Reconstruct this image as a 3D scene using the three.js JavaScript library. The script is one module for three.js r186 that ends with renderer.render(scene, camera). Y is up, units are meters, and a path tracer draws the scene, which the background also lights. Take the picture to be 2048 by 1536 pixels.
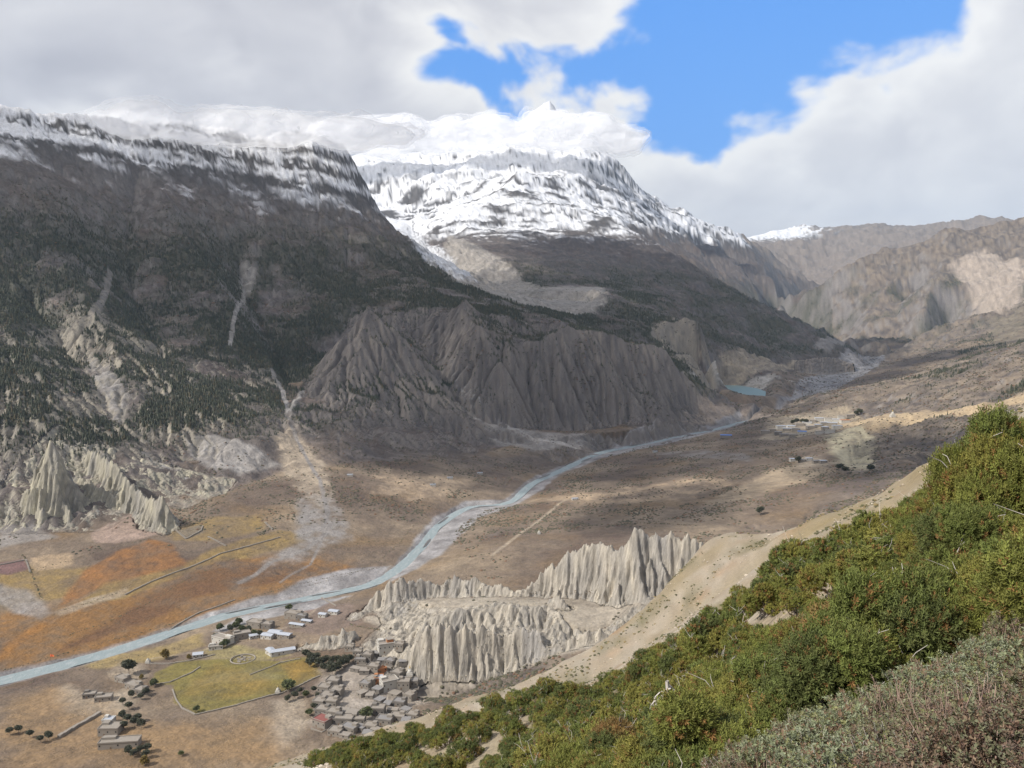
import * as THREE from 'three';
import { mergeGeometries, mergeVertices } from 'three/addons/utils/BufferGeometryUtils.js';
import { ImprovedNoise } from 'three/addons/math/ImprovedNoise.js';
import { MarchingCubes } from 'three/addons/objects/MarchingCubes.js';

// ------------------------------------------------------------------ camera, sky, sun, exposure
const scene = new THREE.Scene();
const EYE = new THREE.Vector3(0, 400, 0), FOCAL = 1650, LEVEL = 640;           // focal length and level line, in survey pixels of a 2048 x 1536 sheet
const camera = new THREE.PerspectiveCamera(2 * Math.atan(768 / FOCAL) * 180 / Math.PI, 4 / 3, 0.3, 60000);
const PITCH = -Math.atan((768 - LEVEL) / FOCAL);
camera.position.copy(EYE); camera.rotation.set(PITCH, 0, 0);
const renderer = new THREE.WebGLRenderer();
renderer.toneMapping = THREE.LinearToneMapping; renderer.toneMappingExposure = 1.12;
renderer.shadowMap.enabled = true;

const SUN = (() => { const el = 43 * Math.PI / 180, az = 114 * Math.PI / 180; return new THREE.Vector3(-Math.sin(az) * Math.cos(el), Math.sin(el), -Math.cos(az) * Math.cos(el)); })();
const sun = new THREE.DirectionalLight(new THREE.Color(1, 0.95, 0.87), 5.0);
sun.position.copy(SUN).multiplyScalar(9000).add(new THREE.Vector3(0, 0, -3000)); sun.target.position.set(0, 0, -3000);
sun.castShadow = true; sun.shadow.camera.left = -9000; sun.shadow.camera.right = 9000; sun.shadow.camera.top = 9000; sun.shadow.camera.bottom = -9000; sun.shadow.camera.far = 30000;
scene.add(sun, sun.target);

// ------------------------------------------------------------------ helpers
let seed = 12345;
function rnd() { seed = (seed + 0x6D2B79F5) | 0; let t = Math.imul(seed ^ (seed >>> 15), 1 | seed); t = (t + Math.imul(t ^ (t >>> 7), 61 | t)) ^ t; return ((t ^ (t >>> 14)) >>> 0) / 4294967296; }
const rr = (a, b) => a + (b - a) * rnd();
const clamp = (x, a = 0, b = 1) => x < a ? a : x > b ? b : x;
const smooth = (a, b, x) => { const t = clamp((x - a) / (b - a)); return t * t * (3 - 2 * t); };
const lerp = (a, b, t) => a + (b - a) * t;
const GR = new Float32Array(512), PERM = new Uint8Array(512);
{ const p = [...Array(256).keys()]; for (let i = 255; i > 0; i--) { const j = Math.floor(rnd() * (i + 1)); [p[i], p[j]] = [p[j], p[i]]; }
  for (let i = 0; i < 512; i++) PERM[i] = p[i & 255];
  for (let i = 0; i < 256; i++) { const a = i / 256 * Math.PI * 2; GR[2 * i] = Math.cos(a); GR[2 * i + 1] = Math.sin(a); } }
function noise2(x, y) {                                                         // gradient noise, about -1..1
  const X = Math.floor(x), Y = Math.floor(y), fx = x - X, fy = y - Y, u = fx * fx * fx * (fx * (fx * 6 - 15) + 10), v = fy * fy * fy * (fy * (fy * 6 - 15) + 10);
  const a = PERM[X & 255], b = PERM[(X + 1) & 255], y0 = Y & 255, y1 = (Y + 1) & 255;
  const g = (h, dx, dy) => GR[2 * h] * dx + GR[2 * h + 1] * dy;
  const n00 = g(PERM[a + y0], fx, fy), n10 = g(PERM[b + y0], fx - 1, fy), n01 = g(PERM[a + y1], fx, fy - 1), n11 = g(PERM[b + y1], fx - 1, fy - 1);
  return 1.5 * (n00 + (n10 - n00) * u + (n01 - n00) * v + (n00 - n10 - n01 + n11) * u * v);
}
function fbm(x, y, o = 4) { let s = 0, a = 0.5; for (let i = 0; i < o; i++) { s += a * noise2(x, y); a *= 0.5; const t = x * 1.6 + y * 1.2; y = y * 1.6 - x * 1.2; x = t + 17.3; } return s; }
function ridged(x, y, o = 4) { let s = 0, a = 0.5, w = 1; for (let i = 0; i < o; i++) { let n = 1 - Math.abs(noise2(x, y)); n *= n * w; w = clamp(n * 1.6); s += a * n; a *= 0.5; const t = x * 1.6 + y * 1.2; y = y * 1.6 - x * 1.2; x = t + 31.7; } return s; }

// survey: a bearing read off the photograph, with its distance, gives a point of the place
const CP = Math.cos(PITCH), SP = Math.sin(PITCH);
function ray(px, py) { const x = (px - 1024) / FOCAL, y = -(py - 768) / FOCAL; const yy = y * CP + SP, zz = y * SP - CP; return [x / -zz, yy / -zz]; }   // per metre of forward distance
function atDepth(px, py, d) { const r = ray(px, py); return new THREE.Vector3(EYE.x + r[0] * d, EYE.y + r[1] * d, EYE.z - d); }
function atHeight(px, py, h) { const r = ray(px, py); return atDepth(px, py, (h - EYE.y) / r[1]); }
function atBoth(px, d, h) { const v = atDepth(px, LEVEL, d); v.y = h; return v; }

function tag(o, label, category, group, kind) { if (label) o.userData.label = label; if (category) o.userData.category = category; if (group) o.userData.group = group; if (kind) o.userData.kind = kind; return o; }
const UNIT = ['first', 'second', 'third', 'fourth', 'fifth', 'sixth', 'seventh', 'eighth', 'ninth', 'tenth', 'eleventh', 'twelfth', 'thirteenth', 'fourteenth', 'fifteenth', 'sixteenth', 'seventeenth', 'eighteenth', 'nineteenth', 'twentieth'], nth = (i) => i < 20 ? UNIT[i] : i < 29 ? 'twenty ' + UNIT[i - 20] : i === 29 ? 'thirtieth' : i < 39 ? 'thirty ' + UNIT[i - 30] : i === 39 ? 'fortieth' : 'forty ' + UNIT[i - 40];
const fromLeft = (list, write) => [...list].sort((a, b) => a.position.x / -a.position.z - b.position.x / -b.position.z).forEach((o, i, l) => { const e = l.length - 1 - i; o.userData.label = write(i === 0 && l.length > 1 ? 'leftmost' : e === 0 ? 'rightmost' : i <= e ? nth(i) + ' from left' : nth(e) + ' from right', o); });
const taken = {};
function numbered(name) { const n = taken[name] = (taken[name] ?? -1) + 1; return n ? name + '_' + String(n).padStart(3, '0') : name; }
function put(o, name) { o.name = numbered(name); o.traverse((m) => { if (m.isMesh) { m.castShadow = true; m.receiveShadow = true; } }); scene.add(o); return o; }

// ------------------------------------------------------------------ the relief: breaklines of the land, filled in and eroded
const TH0 = -41 * Math.PI / 180, TH1 = 41 * Math.PI / 180, STEP = 0.002, R0 = 560, R1 = 21500;
const NC = Math.round((TH1 - TH0) / STEP) + 1, NR = Math.round(Math.log(R1 / R0) / STEP) + 1;
const H = new Float32Array(NC * NR), fixed = new Uint8Array(NC * NR);
const cellOf = (x, z) => [(Math.atan2(x, -z) - TH0) / STEP, Math.log(Math.hypot(x, z) / R0) / STEP];
function breakline(points) {                                                     // each [px, py, forward distance]
  for (let i = 0; i + 1 < points.length; i++) {
    const a = points[i], b = points[i + 1], ca = cellOf(a.x, a.z), cb = cellOf(b.x, b.z), n = Math.max(2, Math.ceil(Math.hypot(ca[0] - cb[0], ca[1] - cb[1]) * 1.5));
    for (let k = 0; k <= n; k++) {
      const t = k / n, p = a.clone().lerp(b, t), [c, r] = cellOf(p.x, p.z), ci = Math.round(c), ri = Math.round(r);
      if (ci < 0 || ri < 0 || ci >= NC || ri >= NR) continue;
      H[ri * NC + ci] = p.y; fixed[ri * NC + ci] = 1;
    }
  }
}
const D = (l) => breakline(l.map((p) => atDepth(...p)));
const Hh = (l) => breakline(l.map((p) => atHeight(...p)));
const B = (l) => breakline(l.map((p) => atBoth(...p)));
const RIVER = [[-200, 1420, 0], [0, 1362, 0], [150, 1325, 2], [300, 1280, 3], [450, 1232, 5], [620, 1196, 8], [740, 1170, 10], [800, 1135, 13], [845, 1090, 16], [880, 1050, 19], [940, 1015, 23], [1010, 1008, 25], [1065, 968, 29], [1130, 937, 33], [1205, 905, 38], [1280, 890, 43], [1350, 875, 50], [1430, 860, 58], [1480, 845, 65], [1545, 832, 74], [1582, 803, 92]];
Hh(RIVER); Hh([[1582, 803, 92], [1640, 775, 113], [1700, 752, 135], [1745, 731, 155]]); Hh([[1745, 731, 155], [1690, 700, 185], [1665, 690, 197]]);
B([[1650, 6900, 205], [1600, 7300, 235], [1550, 8300, 340], [1570, 9500, 540], [1620, 10600, 790], [1600, 13000, 1150]]);
// valley floor
for (const p of [[0, 1240, 12], [0, 1180, 22], [0, 1100, 42], [-150, 1100, 45], [200, 1120, 34], [300, 1085, 44], [400, 1040, 52], [560, 1040, 50], [640, 1020, 55], [760, 965, 65], [850, 960, 56], [960, 960, 46], [700, 1060, 36], [500, 1120, 24], [300, 1200, 12], [560, 1150, 14], [1000, 1060, 44], [1150, 965, 44], [1300, 960, 60], [1450, 900, 88], [1550, 885, 95], [1600, 855, 104], [1680, 840, 118], [1300, 925, 50], [1400, 1000, 68], [1300, 1040, 58], [1500, 970, 82], [1600, 930, 104], [1700, 955, 110], [1850, 950, 125], [1500, 1060, 75], [1620, 1050, 85], [300, 1400, 9], [100, 1450, 12], [400, 1480, 20], [420, 1330, 9], [560, 1280, 12], [560, 1390, 12], [200, 1360, 8], [650, 1230, 14], [780, 1255, 20], [720, 1330, 22], [680, 1400, 18], [800, 1400, 13], [620, 1450, 20], [500, 1500, 24], [0, 1520, 22], [900, 1120, 30], [1100, 1010, 42]]) Hh([p, p]);
Hh([[1720, 845, 135], [1785, 830, 168], [1900, 815, 205], [2048, 780, 255], [2250, 740, 320]]);
Hh([[1690, 930, 112], [1730, 860, 150]]);
Hh([[1780, 770, 148], [1850, 745, 185], [1950, 710, 245], [2048, 690, 295], [2200, 660, 380]]);
// foot of the left mountains
Hh([[-200, 1075, 52], [100, 1062, 54], [330, 1062, 52], [380, 1015, 62], [500, 965, 76], [560, 940, 85], [650, 950, 78], [720, 922, 82], [800, 922, 78], [900, 918, 74], [1000, 890, 74], [1100, 875, 74], [1200, 868, 76], [1290, 862, 78], [1350, 848, 86], [1400, 815, 110]]);
Hh([[575, 835, 168], [590, 880, 122], [600, 920, 98]]);
// skyline and shoulder of the left mountain
D([[-300, 190, 3200], [0, 208, 3300], [130, 232, 3450], [300, 252, 3700], [450, 258, 3900], [600, 260, 4100], [690, 285, 4250], [735, 370, 4250], [755, 420, 4200], [800, 470, 4100], [850, 525, 3950], [890, 560, 3750], [950, 583, 3500], [1050, 615, 3200], [1120, 645, 2950], [1160, 654, 2760]]);
B([[-300, 4600, 700], [300, 4900, 700], [600, 5300, 760], [760, 5600, 820]]);
D([[820, 440, 8000], [825, 470, 6800], [835, 490, 6200], [880, 520, 5500], [935, 552, 5000], [1000, 585, 4550], [1080, 610, 4100]]);
// spurs and gullies of the left mountain
D([[290, 320, 3520], [330, 400, 3280], [400, 520, 2930], [470, 620, 2640], [530, 710, 2400], [580, 805, 2130]]);
B([[575, 2300, 205], [545, 2600, 305], [500, 2950, 440], [480, 3250, 600]]);
D([[480, 330, 3800], [560, 400, 3750], [640, 480, 3600], [700, 545, 3400]]);
D([[50, 330, 3000], [100, 450, 2700], [150, 560, 2400], [210, 660, 2150], [250, 730, 2000], [290, 800, 1850], [320, 880, 1710]]);
D([[270, 380, 3380], [250, 470, 3050], [260, 560, 2750], [300, 680, 2350], [330, 740, 2150]]);
D([[-80, 560, 2300], [20, 655, 2000], [60, 705, 1900], [100, 790, 1720], [112, 870, 1590], [105, 950, 1480]]);
B([[60, 2350, 455], [150, 2050, 310], [200, 1860, 228], [235, 1660, 155], [300, 1560, 100], [350, 1530, 75]]);
D([[330, 790, 1950], [370, 770, 1990], [420, 792, 1960], [470, 835, 1890]]); D([[370, 920, 1690], [470, 895, 1740], [520, 900, 1780]]);
// the pyramid and the cliffs beside it
D([[735, 602, 2450], [690, 660, 2380], [650, 725, 2280], [622, 790, 2170], [608, 830, 2080]]);
D([[735, 602, 2450], [800, 660, 2450], [860, 730, 2380], [890, 790, 2280], [905, 850, 2150]]);
D([[735, 602, 2450], [720, 700, 2300], [730, 770, 2200], [770, 850, 2050]]);
D([[620, 840, 2040], [690, 860, 1990], [760, 880, 1960]]);
D([[575, 835, 1988], [605, 785, 2180], [640, 700, 2620], [700, 600, 2980], [730, 570, 3200]]);
D([[800, 600, 3000], [860, 570, 3350]]); B([[830, 2760, 340], [850, 2680, 305]]);
D([[930, 590, 2850], [930, 620, 2700], [960, 645, 2620], [1000, 712, 2480], [1012, 735, 2430]]);
B([[862, 2640, 285], [890, 2480, 225], [920, 2370, 180], [955, 2300, 140], [1010, 2240, 104], [1075, 2190, 82]]);
D([[1012, 722, 2480], [1060, 690, 2580], [1150, 655, 2680], [1230, 662, 2700], [1330, 702, 2750], [1390, 770, 2780], [1430, 815, 2760]]);
B([[1030, 2700, 330], [1100, 2850, 360], [1200, 2950, 345], [1320, 3000, 290]]);
D([[985, 845, 2290], [1080, 858, 2380], [1150, 862, 2400], [1250, 850, 2470]]);
// the snow massif and its long spur
D([[500, 360, 11500], [640, 340, 11500], [700, 312, 11500], [760, 302, 11500], [830, 306, 11500], [880, 290, 11500], [940, 282, 11400], [1000, 270, 11200], [1050, 240, 11050], [1085, 206, 11000], [1100, 196, 10980], [1118, 212, 10950], [1150, 240, 10850], [1185, 272, 10750], [1212, 298, 10600], [1235, 310, 10400], [1280, 392, 10200], [1330, 430, 10300], [1400, 438, 10600], [1460, 455, 10800], [1510, 485, 11000], [1560, 515, 11000], [1600, 545, 10800], [1634, 570, 10500]]);
D([[1205, 318, 10000], [1130, 365, 8300], [1190, 420, 7400], [1250, 455, 6800], [1300, 485, 6300], [1380, 530, 5700], [1450, 575, 5300], [1540, 627, 4900], [1600, 660, 4600], [1645, 690, 4400]]);
D([[1130, 365, 8300], [1040, 350, 8000], [1000, 372, 7600], [950, 402, 7200], [920, 432, 6800], [905, 465, 6400]]);
D([[760, 325, 10200], [830, 345, 9400], [900, 365, 8900]]); D([[880, 430, 8200], [800, 420, 8600], [760, 400, 9000]]);
B([[1330, 7600, 1000], [1450, 7000, 700], [1540, 7000, 420]]);
D([[1330, 430, 10300], [1380, 490, 8900], [1450, 545, 8000]]); D([[1400, 438, 10600], [1470, 520, 9300], [1520, 575, 8300]]); D([[1460, 455, 10800], [1530, 530, 9600], [1580, 580, 8700]]); B([[1370, 9600, 1250], [1440, 8600, 800]]); B([[1440, 9900, 1200], [1500, 8900, 720]]);
// moraines, terraces and the lake
D([[905, 480, 6000], [940, 500, 5600], [1000, 518, 5250], [1050, 545, 4900], [1085, 578, 4500], [1140, 582, 4250], [1195, 578, 4100], [1213, 598, 3900], [1190, 622, 3720], [1120, 630, 3650]]);
D([[1150, 600, 4150], [1180, 605, 3950]]);
D([[1330, 590, 4500], [1345, 620, 4100], [1330, 650, 3560], [1400, 640, 3560], [1445, 662, 3540], [1470, 695, 3480]]);
D([[1330, 702, 3200], [1440, 712, 3280], [1500, 725, 3350]]);
D([[1340, 715, 3080], [1450, 738, 3230], [1550, 748, 3400], [1625, 775, 3500]]);
Hh([[1440, 768, 118], [1500, 778, 117], [1530, 775, 117], [1530, 792, 116], [1500, 798, 116], [1470, 790, 117], [1440, 768, 118]]);
Hh([[1380, 760, 145], [1450, 800, 114], [1520, 820, 102], [1560, 825, 95]]);
D([[1500, 660, 4700], [1560, 700, 4250], [1640, 716, 4230], [1700, 727, 4180]]); D([[1560, 735, 3950], [1640, 748, 4000], [1700, 747, 4080]]);
D([[1672, 692, 5100], [1700, 676, 5050], [1730, 674, 5000], [1770, 690, 4950], [1790, 705, 4800]]);
Hh([[1780, 715, 180], [1850, 690, 230], [1900, 670, 290]]);
// the hills on the right and the far ranges
D([[1560, 603, 7700], [1600, 585, 7600], [1680, 548, 7500], [1750, 520, 7500], [1850, 488, 7400], [1950, 452, 7300], [2048, 438, 7200], [2300, 400, 7000]]);
D([[1630, 668, 7100], [1700, 668, 6800], [1780, 652, 6000]]); D([[1850, 488, 7400], [1800, 540, 7050], [1750, 600, 6800], [1720, 650, 6700]]); D([[1950, 452, 7300], [1900, 500, 7000], [1870, 560, 6500], [1850, 620, 5900]]); B([[1830, 6900, 640], [1800, 6500, 480], [1790, 6200, 360]]);
D([[1900, 540, 6700], [1960, 560, 6400], [2000, 615, 5600]]); D([[2048, 540, 6100], [2040, 600, 5500]]);
D([[1870, 660, 4800], [1930, 640, 4700], [1990, 626, 4600], [2048, 606, 4500], [2250, 540, 4300]]);
B([[1700, 10000, 900], [1850, 10000, 1000], [2100, 10000, 1100]]);
D([[1500, 490, 15000], [1550, 462, 16000], [1600, 445, 16500], [1640, 455, 16000], [1690, 465, 15500], [1735, 442, 15000], [1790, 455, 14500], [1850, 444, 14000], [1920, 440, 13500], [2048, 440, 13000], [2300, 430, 12500]]);
B([[-300, 900, 14], [-300, 700, 20], [0, 640, 22], [300, 600, 20], [600, 570, 15], [900, 560, 15], [1300, 560, 40], [1700, 560, 100], [2200, 560, 160]]);
// ground under and behind the pale badlands
Hh([[700, 1232, 22], [720, 1228, 28], [830, 1202, 42], [960, 1192, 54], [1060, 1197, 60], [1180, 1207, 68], [1300, 1207, 82], [1420, 1178, 98]]);
Hh([[825, 1392, 8], [870, 1398, 8], [900, 1394, 10], [950, 1377, 16], [1000, 1347, 28], [1050, 1322, 40], [1090, 1302, 52], [1180, 1290, 60], [1300, 1265, 72]]);
B([[840, 905, 60], [900, 905, 70], [960, 905, 76], [1040, 905, 78], [1090, 900, 80]]);
B([[760, 1130, 20], [900, 1130, 32], [1050, 1090, 42], [1200, 1060, 52], [1330, 1020, 66], [1450, 1000, 90]]);
B([[1440, 930, 115], [1500, 900, 140], [1600, 860, 150]]);
B([[700, 18500, 2000], [1200, 18500, 2000], [1700, 19000, 1500], [2300, 18000, 1500]]); B([[-300, 12000, 2000], [200, 12000, 2000], [400, 12000, 2000]]);

(function fill() {                                                               // smoothest sheet through the breaklines, coarse to fine
  const levels = [{ w: NC, h: NR, v: H, f: fixed }];
  for (let k = 0; k < 7; k++) {
    const { w, h, v, f } = levels[k], W = (w + 1) >> 1, Hh2 = (h + 1) >> 1, V = new Float32Array(W * Hh2), N = new Float32Array(W * Hh2), F = new Uint8Array(W * Hh2);
    for (let j = 0; j < h; j++) for (let i = 0; i < w; i++) if (f[j * w + i]) { const q = (j >> 1) * W + (i >> 1); V[q] += v[j * w + i]; N[q]++; F[q] = 1; }
    for (let q = 0; q < V.length; q++) if (N[q]) V[q] /= N[q];
    levels.push({ w: W, h: Hh2, v: V, f: F });
  }
  for (let k = 7; k >= 0; k--) {
    const { w, h, v, f } = levels[k];
    if (k < 7) { const c = levels[k + 1]; for (let j = 0; j < h; j++) for (let i = 0; i < w; i++) if (!f[j * w + i]) {
      const x = Math.min(i / 2, c.w - 1), y = Math.min(j / 2, c.h - 1), x0 = Math.floor(x), y0 = Math.floor(y), x1 = Math.min(x0 + 1, c.w - 1), y1 = Math.min(y0 + 1, c.h - 1), s = x - x0, t = y - y0;
      v[j * w + i] = lerp(lerp(c.v[y0 * c.w + x0], c.v[y0 * c.w + x1], s), lerp(c.v[y1 * c.w + x0], c.v[y1 * c.w + x1], s), t); } }
    const turns = k >= 5 ? 400 : k >= 3 ? 120 : k >= 1 ? 50 : 24;
    for (let n = 0; n < turns; n++) for (let par = 0; par < 2; par++) for (let j = 0; j < h; j++) {
      const u = j ? -w : w, d = j < h - 1 ? w : -w;
      for (let i = (j + par) & 1; i < w; i += 2) { const q = j * w + i; if (f[q]) continue; const m = (v[i ? q - 1 : q + 1] + v[i < w - 1 ? q + 1 : q - 1] + v[q + u] + v[q + d]) / 4; v[q] += (m - v[q]) * 1.35; }
    }
  }
})();
console.log('filled', NC, NR);
const ROUGH = new Float32Array(NC * NR);
{ // raw roughness before the water carves it: steep, high land is rough, the floor is not
  for (let j = 0; j < NR; j++) { const r = R0 * Math.exp(j * STEP); for (let i = 0; i < NC; i++) {
    const q = j * NC + i, th = TH0 + i * STEP, x = r * Math.sin(th), z = -r * Math.cos(th);
    const gx = (H[q + (i < NC - 1 ? 1 : 0)] - H[q - (i ? 1 : 0)]) / (2 * r * STEP), gz = (H[q + (j < NR - 1 ? NC : 0)] - H[q - (j ? NC : 0)]) / (2 * r * STEP);
    ROUGH[q] = Math.max(smooth(0.1, 0.5, Math.hypot(gx, gz)), 0.8 * smooth(210, 330, H[q]) * smooth(0.22, 0.34, x / -z) * smooth(3800, 5200, -z)); } }
  for (let pass = 0; pass < 12; pass++) for (let j = 1; j < NR - 1; j++) for (let i = 1; i < NC - 1; i++) { const q = j * NC + i; ROUGH[q] = (ROUGH[q] * 2 + ROUGH[q - 1] + ROUGH[q + 1] + ROUGH[q - NC] + ROUGH[q + NC]) / 6; }
  for (let j = 0; j < NR; j++) { const r = R0 * Math.exp(j * STEP); for (let i = 0; i < NC; i++) {
    const q = j * NC + i, th = TH0 + i * STEP, x = r * Math.sin(th), z = -r * Math.cos(th), m = ROUGH[q];
    H[q] += m * (70 * (1 + 1.5 * smooth(5500, 8000, r)) * fbm(x / lerp(420, 800, smooth(5500, 8000, r)), z / lerp(420, 800, smooth(5500, 8000, r)), 5) + 26 * (ridged(x / 170, z / 170, 3) - 0.45) + 90 * (ridged(x / 380, z / 380, 4) - 0.42) * smooth(7500, 9000, r) + 80 * (ridged(x / 480 + 5, z / 480, 3) - 0.45) * smooth(0.25, 0.34, x / -z) * smooth(4500, 6000, r)) * smooth(700, 3500, r) + (1 - m) * 3.5 * fbm(x / 150, z / 150, 4) + m * 18 * fbm(x / 110, z / 110, 3);
  } }
}
(function erode() {                                                              // water runs down the steepest neighbour and cuts where it gathers
  const n = NC * NR, order = new Uint32Array(n), to = new Int32Array(n), area = new Float32Array(n), bins = 4096, head = new Int32Array(bins + 1), next = new Int32Array(n);
  const nb = [[-1, 0, 1], [1, 0, 1], [0, -1, 1], [0, 1, 1], [-1, -1, 1.414], [1, -1, 1.414], [-1, 1, 1.414], [1, 1, 1.414]];
  for (let turn = 0; turn < 9; turn++) {
    let lo = 1e9, hi = -1e9; for (let q = 0; q < n; q++) { if (H[q] < lo) lo = H[q]; if (H[q] > hi) hi = H[q]; }
    const key = (q) => Math.min(bins - 1, Math.floor(Math.sqrt((H[q] - lo) / (hi - lo)) * bins));
    head.fill(-1); for (let q = 0; q < n; q++) { const k = key(q); next[q] = head[k]; head[k] = q; }
    let m = 0; for (let k = bins - 1; k >= 0; k--) { const s = m; for (let q = head[k]; q >= 0; q = next[q]) order[m++] = q; const part = order.subarray(s, m); if (part.length > 1) part.sort((a, b) => H[b] - H[a]); }
    for (let j = 0; j < NR; j++) { const r = R0 * Math.exp(j * STEP); for (let i = 0; i < NC; i++) {
      const q = j * NC + i; area[q] = (r * STEP) ** 2; let best = 0; to[q] = -1;
      for (const [a, b, l] of nb) { const ii = i + a, jj = j + b; if (ii < 0 || jj < 0 || ii >= NC || jj >= NR) continue; const s = (H[q] - H[jj * NC + ii]) / l; if (s > best) { best = s; to[q] = jj * NC + ii; } }
    } }
    for (let k = 0; k < n; k++) { const q = order[k]; if (to[q] >= 0) area[to[q]] += area[q]; }
    for (let k = n - 1; k >= 0; k--) { const q = order[k]; if (to[q] < 0) continue; const j = (q / NC) | 0, r = R0 * Math.exp(j * STEP), F = 0.011 * ROUGH[q] * (1 - 0.6 * smooth(6000, 8000, r)) * Math.sqrt(Math.min(area[q], 4e5)) / (r * STEP) * 1.4; H[q] = (H[q] + F * H[to[q]]) / (1 + F); }
    // loose slopes slump
    for (let j = 1; j < NR - 1; j++) { const r = R0 * Math.exp(j * STEP), lim = r * STEP * 1.15; for (let i = 1; i < NC - 1; i++) { const q = j * NC + i; for (const e of [1, NC]) { const d = H[q] - H[q + e]; if (d > lim) { H[q] -= (d - lim) * 0.2; H[q + e] += (d - lim) * 0.2; } else if (d < -lim) { H[q] -= (d + lim) * 0.2; H[q + e] += (d + lim) * 0.2; } } } }
  }
})();
console.log('eroded');
function sampleGrid(A, x, z) {
  let [c, r] = cellOf(x, z); c = clamp(c, 0, NC - 1.001); r = clamp(r, 0, NR - 1.001);
  const i = Math.floor(c), j = Math.floor(r), s = c - i, t = r - j, q = j * NC + i;
  return lerp(lerp(A[q], A[q + 1], s), lerp(A[q + NC], A[q + NC + 1], s), t);
}
const CARVED = [];                                                               // finer sheets of the most deeply gullied slopes
function carve({ x0, x1, z0, z1, step, turns, K, amp, lam, margin, steep = 1.5, fins = [], front = 2.4, back = 1.4, look = 'grey', label, most = 6e3, jag = 5 }) {
  const w = Math.round((x1 - x0) / step) + 1, d = Math.round((z1 - z0) / step) + 1, n = w * d, h = new Float32Array(n), mask = new Float32Array(n), order = new Uint32Array(n), to = new Int32Array(n), area = new Float32Array(n), nb = [-1, 1, -w, w, -w - 1, -w + 1, w - 1, w + 1];
  for (let j = 0; j < d; j++) for (let i = 0; i < w; i++) { const x = x0 + i * step, z = z0 + j * step, q = j * w + i, e = Math.min(i, w - 1 - i, j, d - 1 - j) * step, m = sampleGrid(ROUGH, x, z); mask[q] = smooth(0, margin, e) * smooth(0.08, 0.4, m); let base = sampleGrid(H, x, z); if (fins.length) { let top = -1e9; for (const f of fins) { let bd = 1e18, by = 0, bs = 0; for (let k = 0; k + 1 < f.length; k++) { const a = f[k], b = f[k + 1], dx = b.x - a.x, dz = b.z - a.z, t = clamp(((x - a.x) * dx + (z - a.z) * dz) / (dx * dx + dz * dz + 1e-9)), ex = x - a.x - dx * t, ez = z - a.z - dz * t, dd = ex * ex + ez * ez; if (dd < bd) { bd = dd; by = a.y + (b.y - a.y) * t; bs = (ex * -dz + ez * dx) * (dx >= 0 ? 1 : -1); } } const dist = Math.sqrt(bd) * (1 + 0.3 * noise2(x / 17, z / 17)); top = Math.max(top, by - dist * (bs > 0 ? front : back)); } top += jag * (fbm(x / 9, z / 9, 3) + 0.5 * noise2(x / 22, z / 22) + 0.55 * (ridged(x / 13, z / 26, 3) - 0.5)); const w = smooth(-9, 5, top - base); mask[q] = smooth(0, margin, e) * Math.max(w, smooth(0.08, 0.4, m) * 0.9); base = lerp(base, Math.max(base, top), smooth(0, margin, e)); }
    h[q] = base + mask[q] * (amp * fbm(x / lam, z / lam, 5) + amp * 0.5 * fbm(x / (lam * 0.25), z / (lam * 0.25), 3)); }
  for (let t = 0; t < turns; t++) {
    for (let q = 0; q < n; q++) order[q] = q; const key = h; order.sort((a, b) => key[b] - key[a]);
    area.fill(step * step); to.fill(-1);
    for (let j = 1; j < d - 1; j++) for (let i = 1; i < w - 1; i++) { const q = j * w + i; let best = 0; for (let k = 0; k < 8; k++) { const s = (h[q] - h[q + nb[k]]) / (k < 4 ? 1 : 1.414); if (s > best) { best = s; to[q] = q + nb[k]; } } }
    for (let k = 0; k < n; k++) { const q = order[k]; if (to[q] >= 0) area[to[q]] += area[q]; }
    for (let k = n - 1; k >= 0; k--) { const q = order[k]; if (to[q] < 0) continue; const F = K * mask[q] * Math.sqrt(Math.min(area[q], most)) / step; h[q] = (h[q] + F * h[to[q]]) / (1 + F); }
    const lim = step * steep; for (let j = 1; j < d - 1; j++) for (let i = 1; i < w - 1; i++) { const q = j * w + i; for (const e of [1, w]) { const g = h[q] - h[q + e]; if (g > lim) { h[q] -= (g - lim) * 0.25; h[q + e] += (g - lim) * 0.25; } else if (g < -lim) { h[q] -= (g + lim) * 0.25; h[q + e] += (g + lim) * 0.25; } } }
  }
  const c = { x0, x1, z0, z1, step, w, d, h, mask, look, label, sample(A, x, z) { const a = clamp((x - x0) / step, 0, w - 1.001), b = clamp((z - z0) / step, 0, d - 1.001), i = Math.floor(a), j = Math.floor(b), q = j * w + i, s = a - i, t = b - j; return lerp(lerp(A[q], A[q + 1], s), lerp(A[q + w], A[q + w + 1], s), t); } };
  CARVED.push(c); return c;
}
const carvedAt = (x, z) => { for (const c of CARVED) if (x > c.x0 && x < c.x1 && z > c.z0 && z < c.z1) return c; return null; };
function baseHeight(x, z) {                                                      // height of the land at any place beyond the near slope
  const r = Math.hypot(x, z), m = sampleGrid(ROUGH, x, z), h = sampleGrid(H, x, z), fine = clamp(r / 2500, 0.25, 1.6);
  return h + m * (14 * fine * (ridged(x / 60, z / 60, 3) - 0.45) + 6 * fine * fbm(x / 18, z / 18, 2)) + (1 - m) * 0.8 * fbm(x / 30, z / 30, 3);
}
function landHeight(x, z) { const h = baseHeight(x, z), c = carvedAt(x, z); if (!c) return h; const m = c.sample(c.mask, x, z); return m > 0 ? lerp(h, c.sample(c.h, x, z), smooth(0, 0.3, m)) : h; }
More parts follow.
